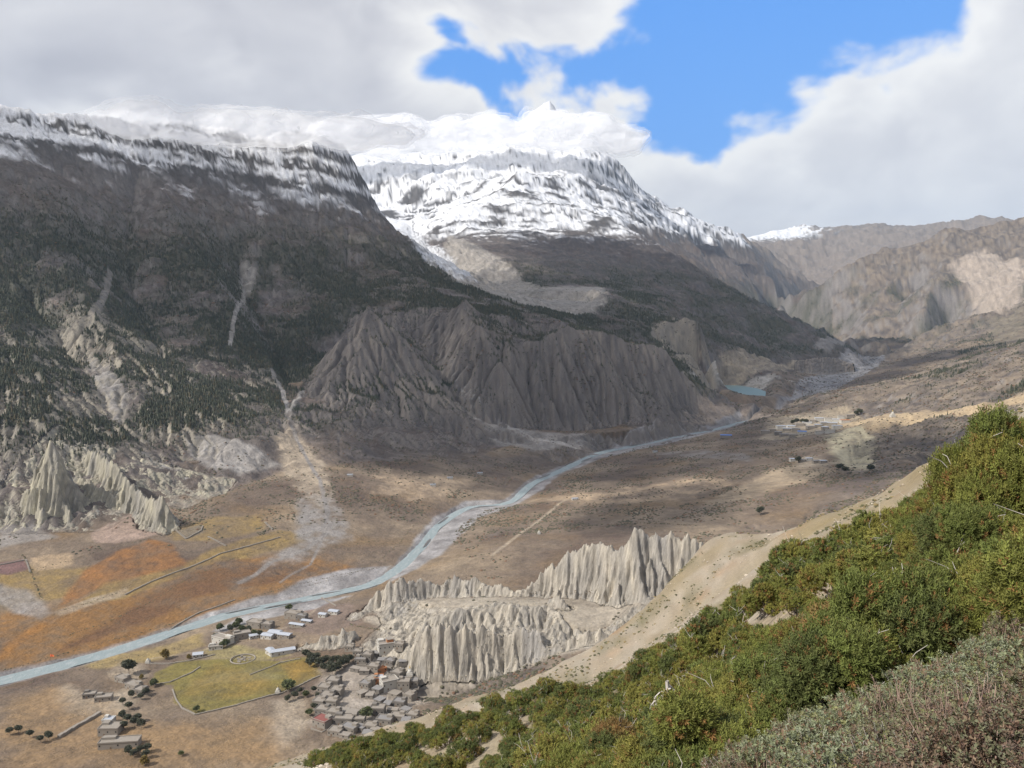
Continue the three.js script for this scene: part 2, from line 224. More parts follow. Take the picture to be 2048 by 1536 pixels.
function onLand(px, py, far = 20000) {                                           // where a bearing meets the land
  const r = ray(px, py); let d = 600, prev = 600;
  for (; d < far; d *= 1.003) { if (EYE.y + r[1] * d < landHeight(r[0] * d, -d)) break; prev = d; }
  for (let k = 0; k < 12; k++) { const m = (prev + d) / 2; if (EYE.y + r[1] * m < landHeight(r[0] * m, -m)) d = m; else prev = m; }
  return new THREE.Vector3(r[0] * d, landHeight(r[0] * d, -d), -d);
}
function crestLine(crest, base, lean) { return crest.map((c, i) => { const t = i / (crest.length - 1), n = t * (base.length - 1), k = Math.min(base.length - 2, Math.floor(n)), b = base[k].map((v, q) => lerp(v, base[k + 1][q], n - k)), Bp = atHeight(b[0], b[1], b[2]), r = ray(c[0], c[1]), d = Math.max((-Bp.z + lean * (EYE.y - Bp.y)) / (1 - lean * r[1]), -Bp.z + 1); return new THREE.Vector3(r[0] * d, EYE.y + r[1] * d, -d); }); }
const LONG = crestLine([[738, 1196], [765, 1160], [800, 1150], [830, 1158], [860, 1150], [890, 1155], [915, 1140], [945, 1136], [970, 1160], [1015, 1166], [1050, 1168], [1085, 1128], [1110, 1112], [1150, 1088], [1200, 1074], [1230, 1086], [1260, 1060], [1290, 1046], [1350, 1060], [1400, 1080], [1418, 1110]], [[722, 1228, 26], [790, 1215, 34], [830, 1195, 42], [900, 1192, 48], [960, 1190, 54], [1010, 1196, 57], [1060, 1196, 60], [1150, 1200, 66], [1250, 1214, 76], [1330, 1200, 86], [1425, 1178, 98]], 0.4);
const PIPES = crestLine([[838, 1262], [855, 1244], [885, 1236], [910, 1240], [935, 1232], [960, 1240], [990, 1236], [1015, 1246], [1045, 1244], [1070, 1256], [1090, 1284]], [[825, 1390, 8], [870, 1399, 8], [900, 1395, 10], [950, 1376, 16], [1000, 1346, 28], [1050, 1321, 40], [1100, 1304, 52]], 0.42);
const CRAG = crestLine([[606, 1286], [622, 1272], [645, 1262], [662, 1270], [680, 1260], [708, 1264], [720, 1284]], [[600, 1308, 13], [660, 1316, 13], [726, 1304, 15]], 0.4);
const SLIM = crestLine([[1108, 1188], [1120, 1172], [1134, 1200]], [[1098, 1234, 60], [1120, 1242, 60], [1142, 1236, 62]], 0.4), GULLY = crestLine([[1095, 1280], [1130, 1262], [1180, 1258], [1240, 1256], [1290, 1246]], [[1090, 1308, 52], [1180, 1296, 58], [1295, 1262, 70]], 0.7);
carve({ x0: -262, x1: 262, z0: -1130, z1: -838, step: 1.6, turns: 16, K: 0.085, amp: 15, lam: 34, margin: 14, steep: 3.0, fins: [LONG, PIPES, CRAG, SLIM, GULLY], front: 2.5, back: 1.2, look: 'pale', most: 700, jag: 15, label: 'pale fluted badlands of pinnacles and scree above the old village' });
const SPIRE = [crestLine([[176, 888], [205, 902], [232, 920], [262, 954], [290, 980], [310, 984], [326, 970], [338, 1002]], [[180, 955, 105], [215, 985, 88], [245, 1005, 78], [270, 1028, 66], [295, 1052, 56], [315, 1066, 51], [350, 1056, 52]], 0.4), crestLine([[74, 930], [90, 884], [100, 864], [110, 888], [120, 930]], [[64, 1002, 82], [98, 1048, 62], [134, 1010, 78]], 0.4), crestLine([[144, 938], [165, 944], [190, 962], [208, 964], [228, 986]], [[140, 985, 88], [180, 1006, 78], [234, 1012, 74]], 0.4), crestLine([[336, 792], [352, 766], [376, 764], [400, 780], [420, 792], [440, 794], [456, 820], [468, 850]], [[350, 905, 122], [400, 890, 140], [440, 880, 148], [480, 890, 130]], 0.6)];
carve({ x0: -905, x1: -545, z0: -1640, z1: -1310, step: 2, turns: 16, K: 0.08, amp: 13, lam: 32, margin: 16, steep: 3.2, fins: SPIRE.slice(0, 3), front: 2.5, back: 2.2, look: 'yellow', most: 900, jag: 13, label: 'pale yellow spires and fins running down to the fields at left' });
carve({ x0: -590, x1: 640, z0: -2960, z1: -1900, step: 3.5, turns: 22, K: 0.055, amp: 20, lam: 95, margin: 60, steep: 1.7, label: 'dark pyramid and ribbed grey bluffs above the river' });
carve({ x0: -1230, x1: -600, z0: -2320, z1: -1290, step: 3.6, turns: 16, K: 0.045, amp: 12, lam: 70, margin: 50, steep: 1.7, look: 'wood', label: 'wooded spurs and gullies at the left of the valley' });
carve({ x0: 560, x1: 810, z0: -3820, z1: -3040, step: 4.5, turns: 12, K: 0.03, amp: 14, lam: 80, margin: 60, steep: 1.7, look: 'tan', label: 'tan ribbed cliffs above the moraine and the green lake' });
console.log('carved');
// ------------------------------------------------------------------ sky: blue air with broken cloud, one equirectangular sheet
const N3 = new ImprovedNoise();
function fbm3(x, y, z, o) { let s = 0, a = 0.5; for (let i = 0; i < o; i++) { s += a * N3.noise(x, y, z); a *= 0.5; x = x * 2.03 + 9.1; y = y * 2.03 - 4.7; z = z * 2.03 + 2.9; } return s; }
function skyTexture() {
  const W = 4096, HH = 2048, d = new Float32Array(W * HH * 4);
  // the gap of blue air ahead, in degrees right of the view axis and above the level line
  const gap = [[6.4, 34], [6.6, 22], [8.2, 18.5], [5.4, 17.6], [0.6, 16.6], [-4.6, 19], [-5.0, 16.6], [-1, 15.2], [4, 15.8], [8, 14.6], [9.8, 12.6], [12.6, 12.0], [16.4, 13.2], [18.6, 15.2], [22.6, 16.0], [27.6, 16.6], [28.4, 19], [26.4, 21.6], [28, 34]];
  const gapDist = (x, y) => { let best = 1e9, c = false; for (let i = 0, j = gap.length - 1; i < gap.length; j = i++) { const a = gap[i], b = gap[j], dx = b[0] - a[0], dy = b[1] - a[1], t = clamp(((x - a[0]) * dx + (y - a[1]) * dy) / (dx * dx + dy * dy)), ex = a[0] + dx * t - x, ey = a[1] + dy * t - y; best = Math.min(best, ex * ex + ey * ey); if ((a[1] > y) !== (b[1] > y) && x < dx * (y - a[1]) / dy + a[0]) c = !c; } return Math.sqrt(best) * (c ? 1 : -1); };
  const holes = [[70, 30, 18, 9], [-75, 38, 20, 10], [125, 35, 26, 12], [-140, 32, 25, 12], [20, 58, 26, 12], [180, 55, 30, 14]];
  for (let j = HH / 2; j < HH; j++) { const el = ((j + 0.5) / HH - 0.5) * 180; for (let i = 0; i < W; i++) {
    const lon = ((i + 0.5) / W - 0.5) * 2 * Math.PI, cx = Math.cos(lon), cz = Math.sin(lon), az = Math.atan2(cx, -cz) * 180 / Math.PI, ce = Math.cos(el * Math.PI / 180);
    const inView = Math.abs(az) < 42 && el < 34, X = cx * 6.2 * ce, Y = el / 7.2, Z = cz * 6.2 * ce;
    let h = 0; for (const q of holes) { const u = (az - q[0] - (az - q[0] > 180 ? 360 : az - q[0] < -180 ? -360 : 0)) / q[2], v = (el - q[1]) / q[3]; h += Math.exp(-(u * u + v * v)); }
    const g = inView || (el < 40 && Math.abs(az) < 60) ? clamp(gapDist(az, el) * 0.2 + 0.02, -0.9, 0.75) * smooth(40, 33, el) + -0.9 * (1 - smooth(40, 33, el)) : -0.9;
    const wx = fbm3(X * 0.9 + 5, Y * 0.9, Z * 0.9, 2), n = fbm3(X * 1.5 + wx * 0.8, Y * 1.5 + wx * 0.6 + 3, Z * 1.5, inView ? 6 : 4);
    const cover = 0.1 - g * 1.25 - h * 1.6 + n * 1.5, a = smooth(-0.08, 0.36, cover), deep = smooth(0.15, 1.3, cover);
    const bill = fbm3(X * 0.8 + 2 + wx, Y * 0.9 + 7, Z * 0.8, inView ? 5 : 3), edge = fbm3(X * 2.2 + wx * 1.5, Y * 2.6 - 5, Z * 2.2, inView ? 4 : 2);
    const grey = clamp(deep * (0.38 + 0.26 * smooth(6, -14, az)) + 0.5 * bill + 0.22 * edge), lum = lerp(0.86, 0.46, grey);
    const t = smooth(0, 38, el), sky = [lerp(0.19, 0.08, t), lerp(0.43, 0.29, t), lerp(0.9, 0.82, t)], cl = [lum * (1 - 0.075 * grey), lum * (1 - 0.055 * grey), lum * (1.0 + 0.07 * grey)];
    const q = (j * W + i) * 4; for (let c = 0; c < 3; c++) d[q + c] = lerp(sky[c], cl[c], a); d[q + 3] = 1;
  } }
  for (let j = 0; j < HH / 2; j++) for (let i = 0; i < W; i++) { const q = (j * W + i) * 4; d[q] = 0.3; d[q + 1] = 0.27; d[q + 2] = 0.24; d[q + 3] = 1; }
  const t = new THREE.DataTexture(d, W, HH, THREE.RGBAFormat, THREE.FloatType); t.mapping = THREE.EquirectangularReflectionMapping; t.magFilter = THREE.LinearFilter; t.needsUpdate = true; return t;
}
scene.background = skyTexture(); scene.environment = scene.background;
console.log('sky');
// ------------------------------------------------------------------ river bed
const RW = [26, 25, 24, 24, 22, 20, 19, 18, 17, 17, 18, 19, 20, 22, 24, 28, 30, 28, 24, 18, 14];
const river = RIVER.map((p, i) => { const v = atHeight(...p); v.w = RW[i]; return v; });
const riverCurve = []; { const c = new THREE.CatmullRomCurve3(river); const n = 420; for (let k = 0; k <= n; k++) { const p = c.getPoint(k / n), t = k / n * (river.length - 1), i = Math.min(river.length - 2, Math.floor(t)); p.w = lerp(river[i].w, river[i + 1].w, t - i); riverCurve.push(p); } }
function nearLine(line, x, z, closed) {                                          // [distance, height there, width there]
  let best = 1e18, bh = 0, bw = 0;
  for (let i = 0; i + 1 < line.length; i++) { const a = line[i], b = line[i + 1], dx = b.x - a.x, dz = b.z - a.z, t = clamp(((x - a.x) * dx + (z - a.z) * dz) / (dx * dx + dz * dz + 1e-9)), ex = a.x + dx * t - x, ez = a.z + dz * t - z, d = ex * ex + ez * ez; if (d < best) { best = d; bh = a.y + (b.y - a.y) * t; bw = (a.w ?? 0) + ((b.w ?? 0) - (a.w ?? 0)) * t; } }
  return [Math.sqrt(best), bh, bw];
}
const riverCoarse = riverCurve.filter((_, i) => i % 6 === 0 || i === riverCurve.length - 1);
// gravel flats: polygons of bearings on the flat floor, each with the height of the water beside it
const flat = (l) => l.map((p) => atHeight(...p));
const GRAVEL = [
  flat([[140, 1322, 2], [300, 1272, 3], [420, 1228, 5], [520, 1198, 6], [600, 1188, 8], [560, 1206, 7], [440, 1240, 5], [300, 1288, 3], [180, 1322, 2]]),
  flat([[420, 1268, 5], [480, 1236, 5], [560, 1214, 7], [640, 1200, 8], [700, 1196, 9], [640, 1220, 9], [520, 1246, 6], [450, 1272, 5]]),
  flat([[540, 1198, 8], [600, 1168, 8], [700, 1144, 10], [780, 1134, 12], [760, 1160, 11], [640, 1192, 8]]),
  flat([[800, 1130, 13], [830, 1082, 15], [870, 1040, 19], [930, 1010, 22], [1010, 1000, 25], [1060, 962, 29], [1120, 935, 33], [1190, 905, 37], [1215, 915, 38], [1130, 945, 33], [1080, 985, 28], [1020, 1022, 25], [960, 1040, 22], [920, 1080, 19], [880, 1120, 15], [830, 1150, 12], [780, 1168, 11]]),
  flat([[1200, 900, 38], [1290, 880, 43], [1400, 862, 55], [1480, 838, 66], [1490, 852, 64], [1400, 878, 54], [1300, 900, 44], [1210, 918, 38]]),
  flat([[1575, 810, 90], [1600, 775, 105], [1640, 758, 120], [1690, 735, 142], [1720, 722, 155], [1770, 725, 158], [1760, 742, 150], [1700, 765, 130], [1650, 795, 108], [1600, 800, 96]]),
];
function inside(poly, x, z) { let c = false; for (let i = 0, j = poly.length - 1; i < poly.length; j = i++) { const a = poly[i], b = poly[j]; if ((a.z > z) !== (b.z > z) && x < (b.x - a.x) * (z - a.z) / (b.z - a.z) + a.x) c = !c; } return c; }
function edge(poly, x, z) { let best = 1e18; for (let i = 0, j = poly.length - 1; i < poly.length; j = i++) { const a = poly[j], b = poly[i], dx = b.x - a.x, dz = b.z - a.z, t = clamp(((x - a.x) * dx + (z - a.z) * dz) / (dx * dx + dz * dz + 1e-9)), ex = a.x + dx * t - x, ez = a.z + dz * t - z, d = ex * ex + ez * ez; if (d < best) best = d; } return Math.sqrt(best); }
function boxOf(l, m) { let b = [1e9, 1e9, -1e9, -1e9]; for (const p of l) b = [Math.min(b[0], p.x - m), Math.min(b[1], p.z - m), Math.max(b[2], p.x + m), Math.max(b[3], p.z + m)]; return b; }
const inBox = (b, x, z) => x > b[0] && x < b[2] && z > b[1] && z < b[3];
const gravelBox = GRAVEL.map((g) => boxOf(g, 40)), riverBox = boxOf(riverCoarse, 150);
const groundCache = landHeight;
const LAKE = flat([[1443, 770, 118], [1480, 771, 118], [1515, 777, 118], [1532, 783, 118], [1530, 797, 118], [1505, 796, 118], [1478, 788, 118], [1455, 779, 118]]), lakeBox = boxOf(LAKE, 150);
function groundHeight(x, z, under = false) {                                                    // land with the river cut into it
  let h = groundCache(x, z);
  const c = under ? carvedAt(x, z) : null; if (c) h -= 45 * smooth(0.25, 0.6, c.sample(c.mask, x, z));
  if (inBox(riverBox, x, z)) { const [d, rh, w] = nearLine(riverCoarse, x, z); const half = w / 2; if (d < half + 60) { const t = smooth(half - 4, half + 5, d); h = lerp(Math.min(h, rh - 2.2), lerp(Math.max(h, rh + 1.2), h, smooth(half + 5, half + 60, d)), t); } }
  if (inBox(lakeBox, x, z)) { const d = inside(LAKE, x, z) ? 0 : edge(LAKE, x, z); if (d < 120) h = d === 0 ? Math.min(h, 114) : lerp(Math.max(118.6, 114 + d * 0.6), h, smooth(6, 120, d)); }
  return h;
}

// ------------------------------------------------------------------ what the ground is made of, place by place
const PAINT = [];
function patch(pts, color, amount = 1, soft = 8, grain = 0.5) { const poly = pts.map((p) => onLand(p[0], p[1])); PAINT.push({ poly, color, amount, soft, grain, box: boxOf(poly, soft * 2) }); return poly; }
function strip(pts, width, color, amount = 1, grain = 0.4) { const line = pts.map((p) => onLand(p[0], p[1])); PAINT.push({ line, width, color, amount, grain, box: boxOf(line, width * 1.5) }); return line; }
const C = { tan: [0.33, 0.255, 0.17], brown: [0.185, 0.13, 0.09], orange: [0.225, 0.115, 0.036], yellow: [0.245, 0.165, 0.06], olive: [0.185, 0.15, 0.038], rust: [0.14, 0.07, 0.03], gravel: [0.245, 0.222, 0.205], paleSand: [0.37, 0.3, 0.22], soil: [0.24, 0.16, 0.13], grey: [0.27, 0.245, 0.225], scree: [0.34, 0.315, 0.29], dark: [0.09, 0.075, 0.06] };
// fields and meadows by the river
patch([[0, 1225], [140, 1205], [300, 1165], [420, 1115], [560, 1110], [690, 1120], [720, 1140], [600, 1180], [480, 1205], [330, 1262], [180, 1318], [0, 1350], [-60, 1300]], C.orange, 0.75, 20, 1.4);
patch([[0, 1130], [170, 1135], [150, 1190], [0, 1220]], C.yellow, 0.7, 12, 0.9);
patch([[170, 1142], [240, 1100], [300, 1080], [345, 1088], [372, 1130], [300, 1150], [210, 1172], [120, 1212], [140, 1175]], [0.25, 0.115, 0.036], 0.85, 5, 0.9);
patch([[210, 1165], [300, 1150], [370, 1132], [420, 1098], [560, 1060], [640, 1075], [560, 1100], [430, 1125], [330, 1165], [250, 1195], [150, 1215]], C.yellow, 0.8, 6, 0.9);
patch([[330, 1062], [420, 1035], [520, 1030], [530, 1060], [430, 1080], [350, 1082]], C.yellow, 0.65, 8, 0.8);
patch([[220, 1248], [300, 1190], [420, 1135], [560, 1128], [640, 1140], [520, 1170], [400, 1190], [280, 1250], [100, 1310]], C.rust, 0.75, 9, 1.2);
patch([[0, 1290], [70, 1250], [110, 1235], [60, 1275], [0, 1320]], [0.29, 0.135, 0.032], 0.9, 6, 0.7);
patch([[0, 1170], [60, 1180], [110, 1225], [80, 1240], [0, 1210], [-60, 1180]], C.grey, 0.7, 6, 0.6);
patch([[0, 1125], [45, 1118], [62, 1138], [15, 1150], [-20, 1145]], [0.17, 0.095, 0.085], 0.95, 2, 0.3);
patch([[60, 1115], [140, 1105], [150, 1130], [70, 1145]], [0.4, 0.29, 0.18], 0.8, 4, 0.3);
patch([[180, 1065], [260, 1030], [300, 1000], [330, 1060], [250, 1085], [190, 1085]], [0.33, 0.24, 0.19], 0.85, 4, 0.3);
patch([[0, 1060], [70, 1050], [110, 1075], [60, 1085], [0, 1095]], C.grey, 0.8, 8, 0.3);
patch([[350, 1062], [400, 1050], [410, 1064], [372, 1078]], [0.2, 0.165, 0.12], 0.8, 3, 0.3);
patch([[150, 1208], [260, 1172], [250, 1190], [120, 1232], [100, 1225]], C.paleSand, 0.6, 4, 0.9);
patch([[310, 1345], [360, 1322], [430, 1318], [560, 1322], [620, 1312], [645, 1350], [590, 1375], [540, 1390], [470, 1410], [390, 1428], [350, 1405], [345, 1370], [300, 1365]], C.olive, 1, 2.5, 0.6);
patch([[440, 1345], [520, 1335], [560, 1355], [480, 1365], [380, 1370]], [0.24, 0.21, 0.1], 0.6, 8, 0.5);
patch([[430, 1330], [520, 1345], [560, 1380], [440, 1400], [360, 1390]], [0.23, 0.15, 0.036], 0.5, 9, 0.9);
patch([[560, 1330], [620, 1318], [642, 1350], [590, 1368]], [0.25, 0.15, 0.034], 0.7, 4, 0.7);
patch([[400, 1300], [470, 1290], [580, 1310], [520, 1322], [420, 1316]], [0.29, 0.24, 0.1], 0.8, 6, 0.4);
patch([[150, 1325], [330, 1290], [400, 1268], [410, 1290], [330, 1318], [200, 1340]], [0.32, 0.235, 0.09], 0.7, 6, 0.5);
patch([[95, 1400], [130, 1370], [170, 1385], [210, 1395], [260, 1370], [300, 1390], [250, 1420], [200, 1440], [140, 1440]], C.paleSand, 0.85, 7, 0.7);
patch([[210, 1345], [245, 1322], [290, 1330], [300, 1352], [270, 1372], [230, 1365]], C.paleSand, 0.75, 6, 0.6);
patch([[600, 1215], [700, 1205], [720, 1245], [640, 1270], [560, 1260]], [0.2, 0.145, 0.115], 0.8, 5, 0.5);
patch([[590, 1202], [640, 1192], [665, 1205], [620, 1222]], [0.2, 0.115, 0.1], 0.9, 2, 0.3);
patch([[540, 1400], [600, 1395], [620, 1420], [600, 1470], [560, 1500], [540, 1460]], [0.4, 0.33, 0.25], 0.7, 7, 0.6);
patch([[640, 1340], [760, 1310], [840, 1330], [850, 1400], [760, 1450], [640, 1450]], [0.36, 0.31, 0.26], 0.85, 12, 0.6);
patch([[0, 1400], [100, 1380], [260, 1450], [540, 1440], [560, 1536], [0, 1536]], [0.255, 0.165, 0.085], 0.9, 25, 0.7);
// the fan and its braids, chutes and paths
patch([[575, 840], [600, 870], [650, 930], [665, 985], [650, 1030], [600, 985], [560, 920], [550, 880]], C.paleSand, 0.85, 12, 0.8);
patch([[600, 985], [660, 985], [690, 1040], [700, 1080], [660, 1090], [610, 1120], [540, 1150], [520, 1130], [590, 1085]], C.gravel, 0.6, 10, 1.6);
strip([[575, 835], [590, 870], [640, 960], [655, 1020], [650, 1070], [610, 1100], [540, 1125], [510, 1150], [480, 1165]], 9, C.gravel, 0.9);
strip([[655, 1040], [640, 1090], [620, 1130], [580, 1150], [560, 1165]], 5, C.gravel, 0.8);
strip([[605, 785], [590, 800], [575, 835]], 14, C.scree, 0.8);
strip([[905, 745], [930, 785], [965, 815], [1010, 850], [1060, 878], [1150, 895]], 20, [0.42, 0.4, 0.385], 0.95);
patch([[880, 700], [960, 800], [1050, 860], [1200, 872], [1200, 900], [1080, 905], [980, 880], [920, 800]], C.scree, 0.7, 14, 0.4);
strip([[510, 535], [490, 575], [475, 620], [465, 660], [460, 690]], 14, C.scree, 0.8);
strip([[220, 545], [205, 600], [180, 650]], 18, C.grey, 0.6);
patch([[480, 530], [515, 540], [500, 590], [480, 570]], C.scree, 0.6, 12, 0.6);
strip([[545, 740], [565, 780], [578, 830]], 14, C.scree, 0.9);
strip([[290, 905], [330, 935], [370, 955]], 12, C.scree, 0.9);
patch([[370, 880], [430, 870], [520, 900], [560, 930], [480, 950], [400, 930]], C.scree, 0.75, 10, 0.5);
patch([[175, 720], [215, 730], [260, 800], [240, 850], [200, 800]], C.scree, 0.7, 14, 0.7);
strip([[1450, 958], [1340, 972], [1240, 985], [1130, 1000], [1080, 1040], [1030, 1075], [985, 1110]], 7, C.paleSand, 0.8);
strip([[680, 1180], [600, 1245], [540, 1265], [480, 1280], [400, 1302], [300, 1318]], 5, C.paleSand, 0.5);
patch([[760, 940], [860, 950], [940, 960], [900, 985], [820, 1000], [740, 985]], [0.4, 0.3, 0.2], 0.6, 25, 0.8);
patch([[1060, 1000], [1250, 975], [1420, 955], [1500, 965], [1350, 1000], [1150, 1010]], [0.42, 0.31, 0.2], 0.6, 25, 0.8);
patch([[1500, 962], [1600, 922], [1680, 925], [1620, 960], [1480, 1000], [1400, 1010]], C.tan, 0.8, 15, 0.6);
patch([[1640, 860], [1720, 838], [1790, 828], [2048, 785], [2100, 810], [1900, 830], [1790, 850], [1740, 870]], [0.45, 0.34, 0.21], 0.9, 14, 0.5);
patch([[1650, 870], [1720, 850], [1750, 880], [1740, 940], [1680, 930]], [0.42, 0.37, 0.25], 0.8, 14, 0.9);
patch([[1580, 915], [1640, 910], [1650, 930], [1600, 935]], C.paleSand, 0.7, 8, 0.4);
patch([[1400, 790], [1500, 815], [1560, 830], [1480, 845], [1380, 850], [1340, 830]], [0.36, 0.29, 0.23], 0.8, 14, 0.6);
patch([[1340, 715], [1450, 735], [1550, 748], [1590, 765], [1530, 775], [1440, 765], [1370, 745]], [0.4, 0.37, 0.33], 0.8, 14, 0.7);
patch([[1400, 705], [1480, 695], [1600, 720], [1560, 740], [1450, 730]], [0.36, 0.3, 0.22], 0.7, 20, 0.7);
patch([[1540, 835], [1700, 815], [1720, 835], [1620, 870], [1520, 880]], [0.33, 0.27, 0.19], 0.8, 14, 0.5);
patch([[735, 1235], [775, 1230], [835, 1200], [860, 1205], [830, 1240], [790, 1255]], [0.46, 0.405, 0.33], 0.95, 8, 0.2);
patch([[860, 1205], [960, 1195], [1060, 1200], [1180, 1215], [1300, 1215], [1300, 1245], [1180, 1255], [1080, 1235], [960, 1230], [860, 1235]], [0.42, 0.365, 0.295], 0.9, 8, 0.4);
patch([[1000, 1245], [1090, 1240], [1180, 1260], [1300, 1250], [1330, 1265], [1200, 1300], [1100, 1310]], [0.4, 0.36, 0.3], 0.9, 8, 0.3);
patch([[735, 1238], [790, 1215], [830, 1192], [960, 1186], [1180, 1200], [1300, 1195], [1425, 1170], [1425, 1200], [1300, 1260], [1100, 1315], [1000, 1352], [850, 1398], [822, 1330], [850, 1252], [780, 1262]], [0.36, 0.31, 0.245], 0.9, 6, 0.5);
// moraine and glacier
patch([[900, 470], [1000, 515], [1080, 575], [1210, 575], [1215, 610], [1150, 630], [1040, 610], [960, 580], [880, 530], [840, 490]], [0.33, 0.3, 0.265], 0.85, 30, 0.5);
patch([[810, 440], [850, 480], [905, 520], [950, 560], [915, 558], [860, 530], [825, 490], [800, 460]], [0.62, 0.63, 0.66], 0.85, 25, 1.5);
patch([[1900, 530], [1960, 500], [2048, 520], [2040, 610], [1990, 625], [1940, 590]], [0.4, 0.33, 0.27], 0.9, 40, 0.4);
patch([[1980, 640], [2048, 615], [2048, 680], [1990, 690]], [0.2, 0.17, 0.12], 0.5, 30, 0.5);
patch([[1628, 692], [1650, 678], [1690, 676], [1690, 690], [1662, 706]], C.gravel, 0.9, 14, 0.4);
patch([[1310, 905], [1400, 900], [1500, 910], [1500, 922], [1400, 916], [1330, 915]], C.gravel, 0.45, 12, 1.2);
console.log('patches surveyed');

const massif = [[820, 440, 8000], [835, 490, 6200], [880, 520, 5500], [935, 552, 5000], [1000, 585, 4550], [1100, 620, 3900], [1250, 650, 3300], [1350, 690, 3250], [1470, 715, 3300], [1600, 745, 3900], [1720, 740, 4200], [1690, 700, 5600], [1650, 678, 8300], [1640, 580, 9000], [1700, 430, 20900], [300, 300, 20900], [500, 300, 7000]].map((p) => atDepth(...p));
function zoneOf(x, z, h, m) {
  if (z < -10600 && x > 3000) return 'far_mountain_range';
  if (inside(massif, x, z)) return 'snow_mountain';
  const rough = m > 0.32 || h > 240;
  if (z > -1260 && x > -620) return rough ? 'hillside' : 'valley_floor';
  if (x > 0.3 * -z && x > -1200 + 0.5 * -z - 400) return rough ? 'hillside' : 'valley_floor';
  return rough && h > 62 ? 'forested_mountain' : 'valley_floor';
}
function forestAmount(x, z, h, m, zone, slopeX) {                                // how wooded a place is, 0..1
  const n = fbm(x / 260 + 7, z / 260, 4), n2 = fbm(x / 70, z / 70 + 9, 3), g = sampleGrid(H, x + 60, z) - sampleGrid(H, x - 60, z);
  const aspect = clamp(0.5 - g / 90);                                            // slopes that face away from the sun hold more trees
  if (zone === 'forested_mountain') return clamp(smooth(110, 210, h) * (1 - 0.94 * smooth(560, 930, h + n * 200)) * (0.5 + 1.7 * n + 0.9 * n2 + 0.8 * (aspect - 0.45)));
  if (zone === 'snow_mountain') return clamp(smooth(180, 260, h) * (1 - smooth(620, 900, h + n * 140)) * (0.5 + 1.5 * n + 0.8 * n2)) * (z > -9000 ? 1 : 0.5);
  if (zone === 'hillside') return clamp(smooth(160, 260, h) * (1 - smooth(650, 950, h)) * (0.2 + 1.6 * n + 1.0 * n2 + 0.6 * (aspect - 0.4)));
  return 0;
}
const BARE = [];                                                                 // ground with no wood on it: cliffs, chutes, fans
function mixc(o, c, t) { o[0] += (c[0] - o[0]) * t; o[1] += (c[1] - o[1]) * t; o[2] += (c[2] - o[2]) * t; }
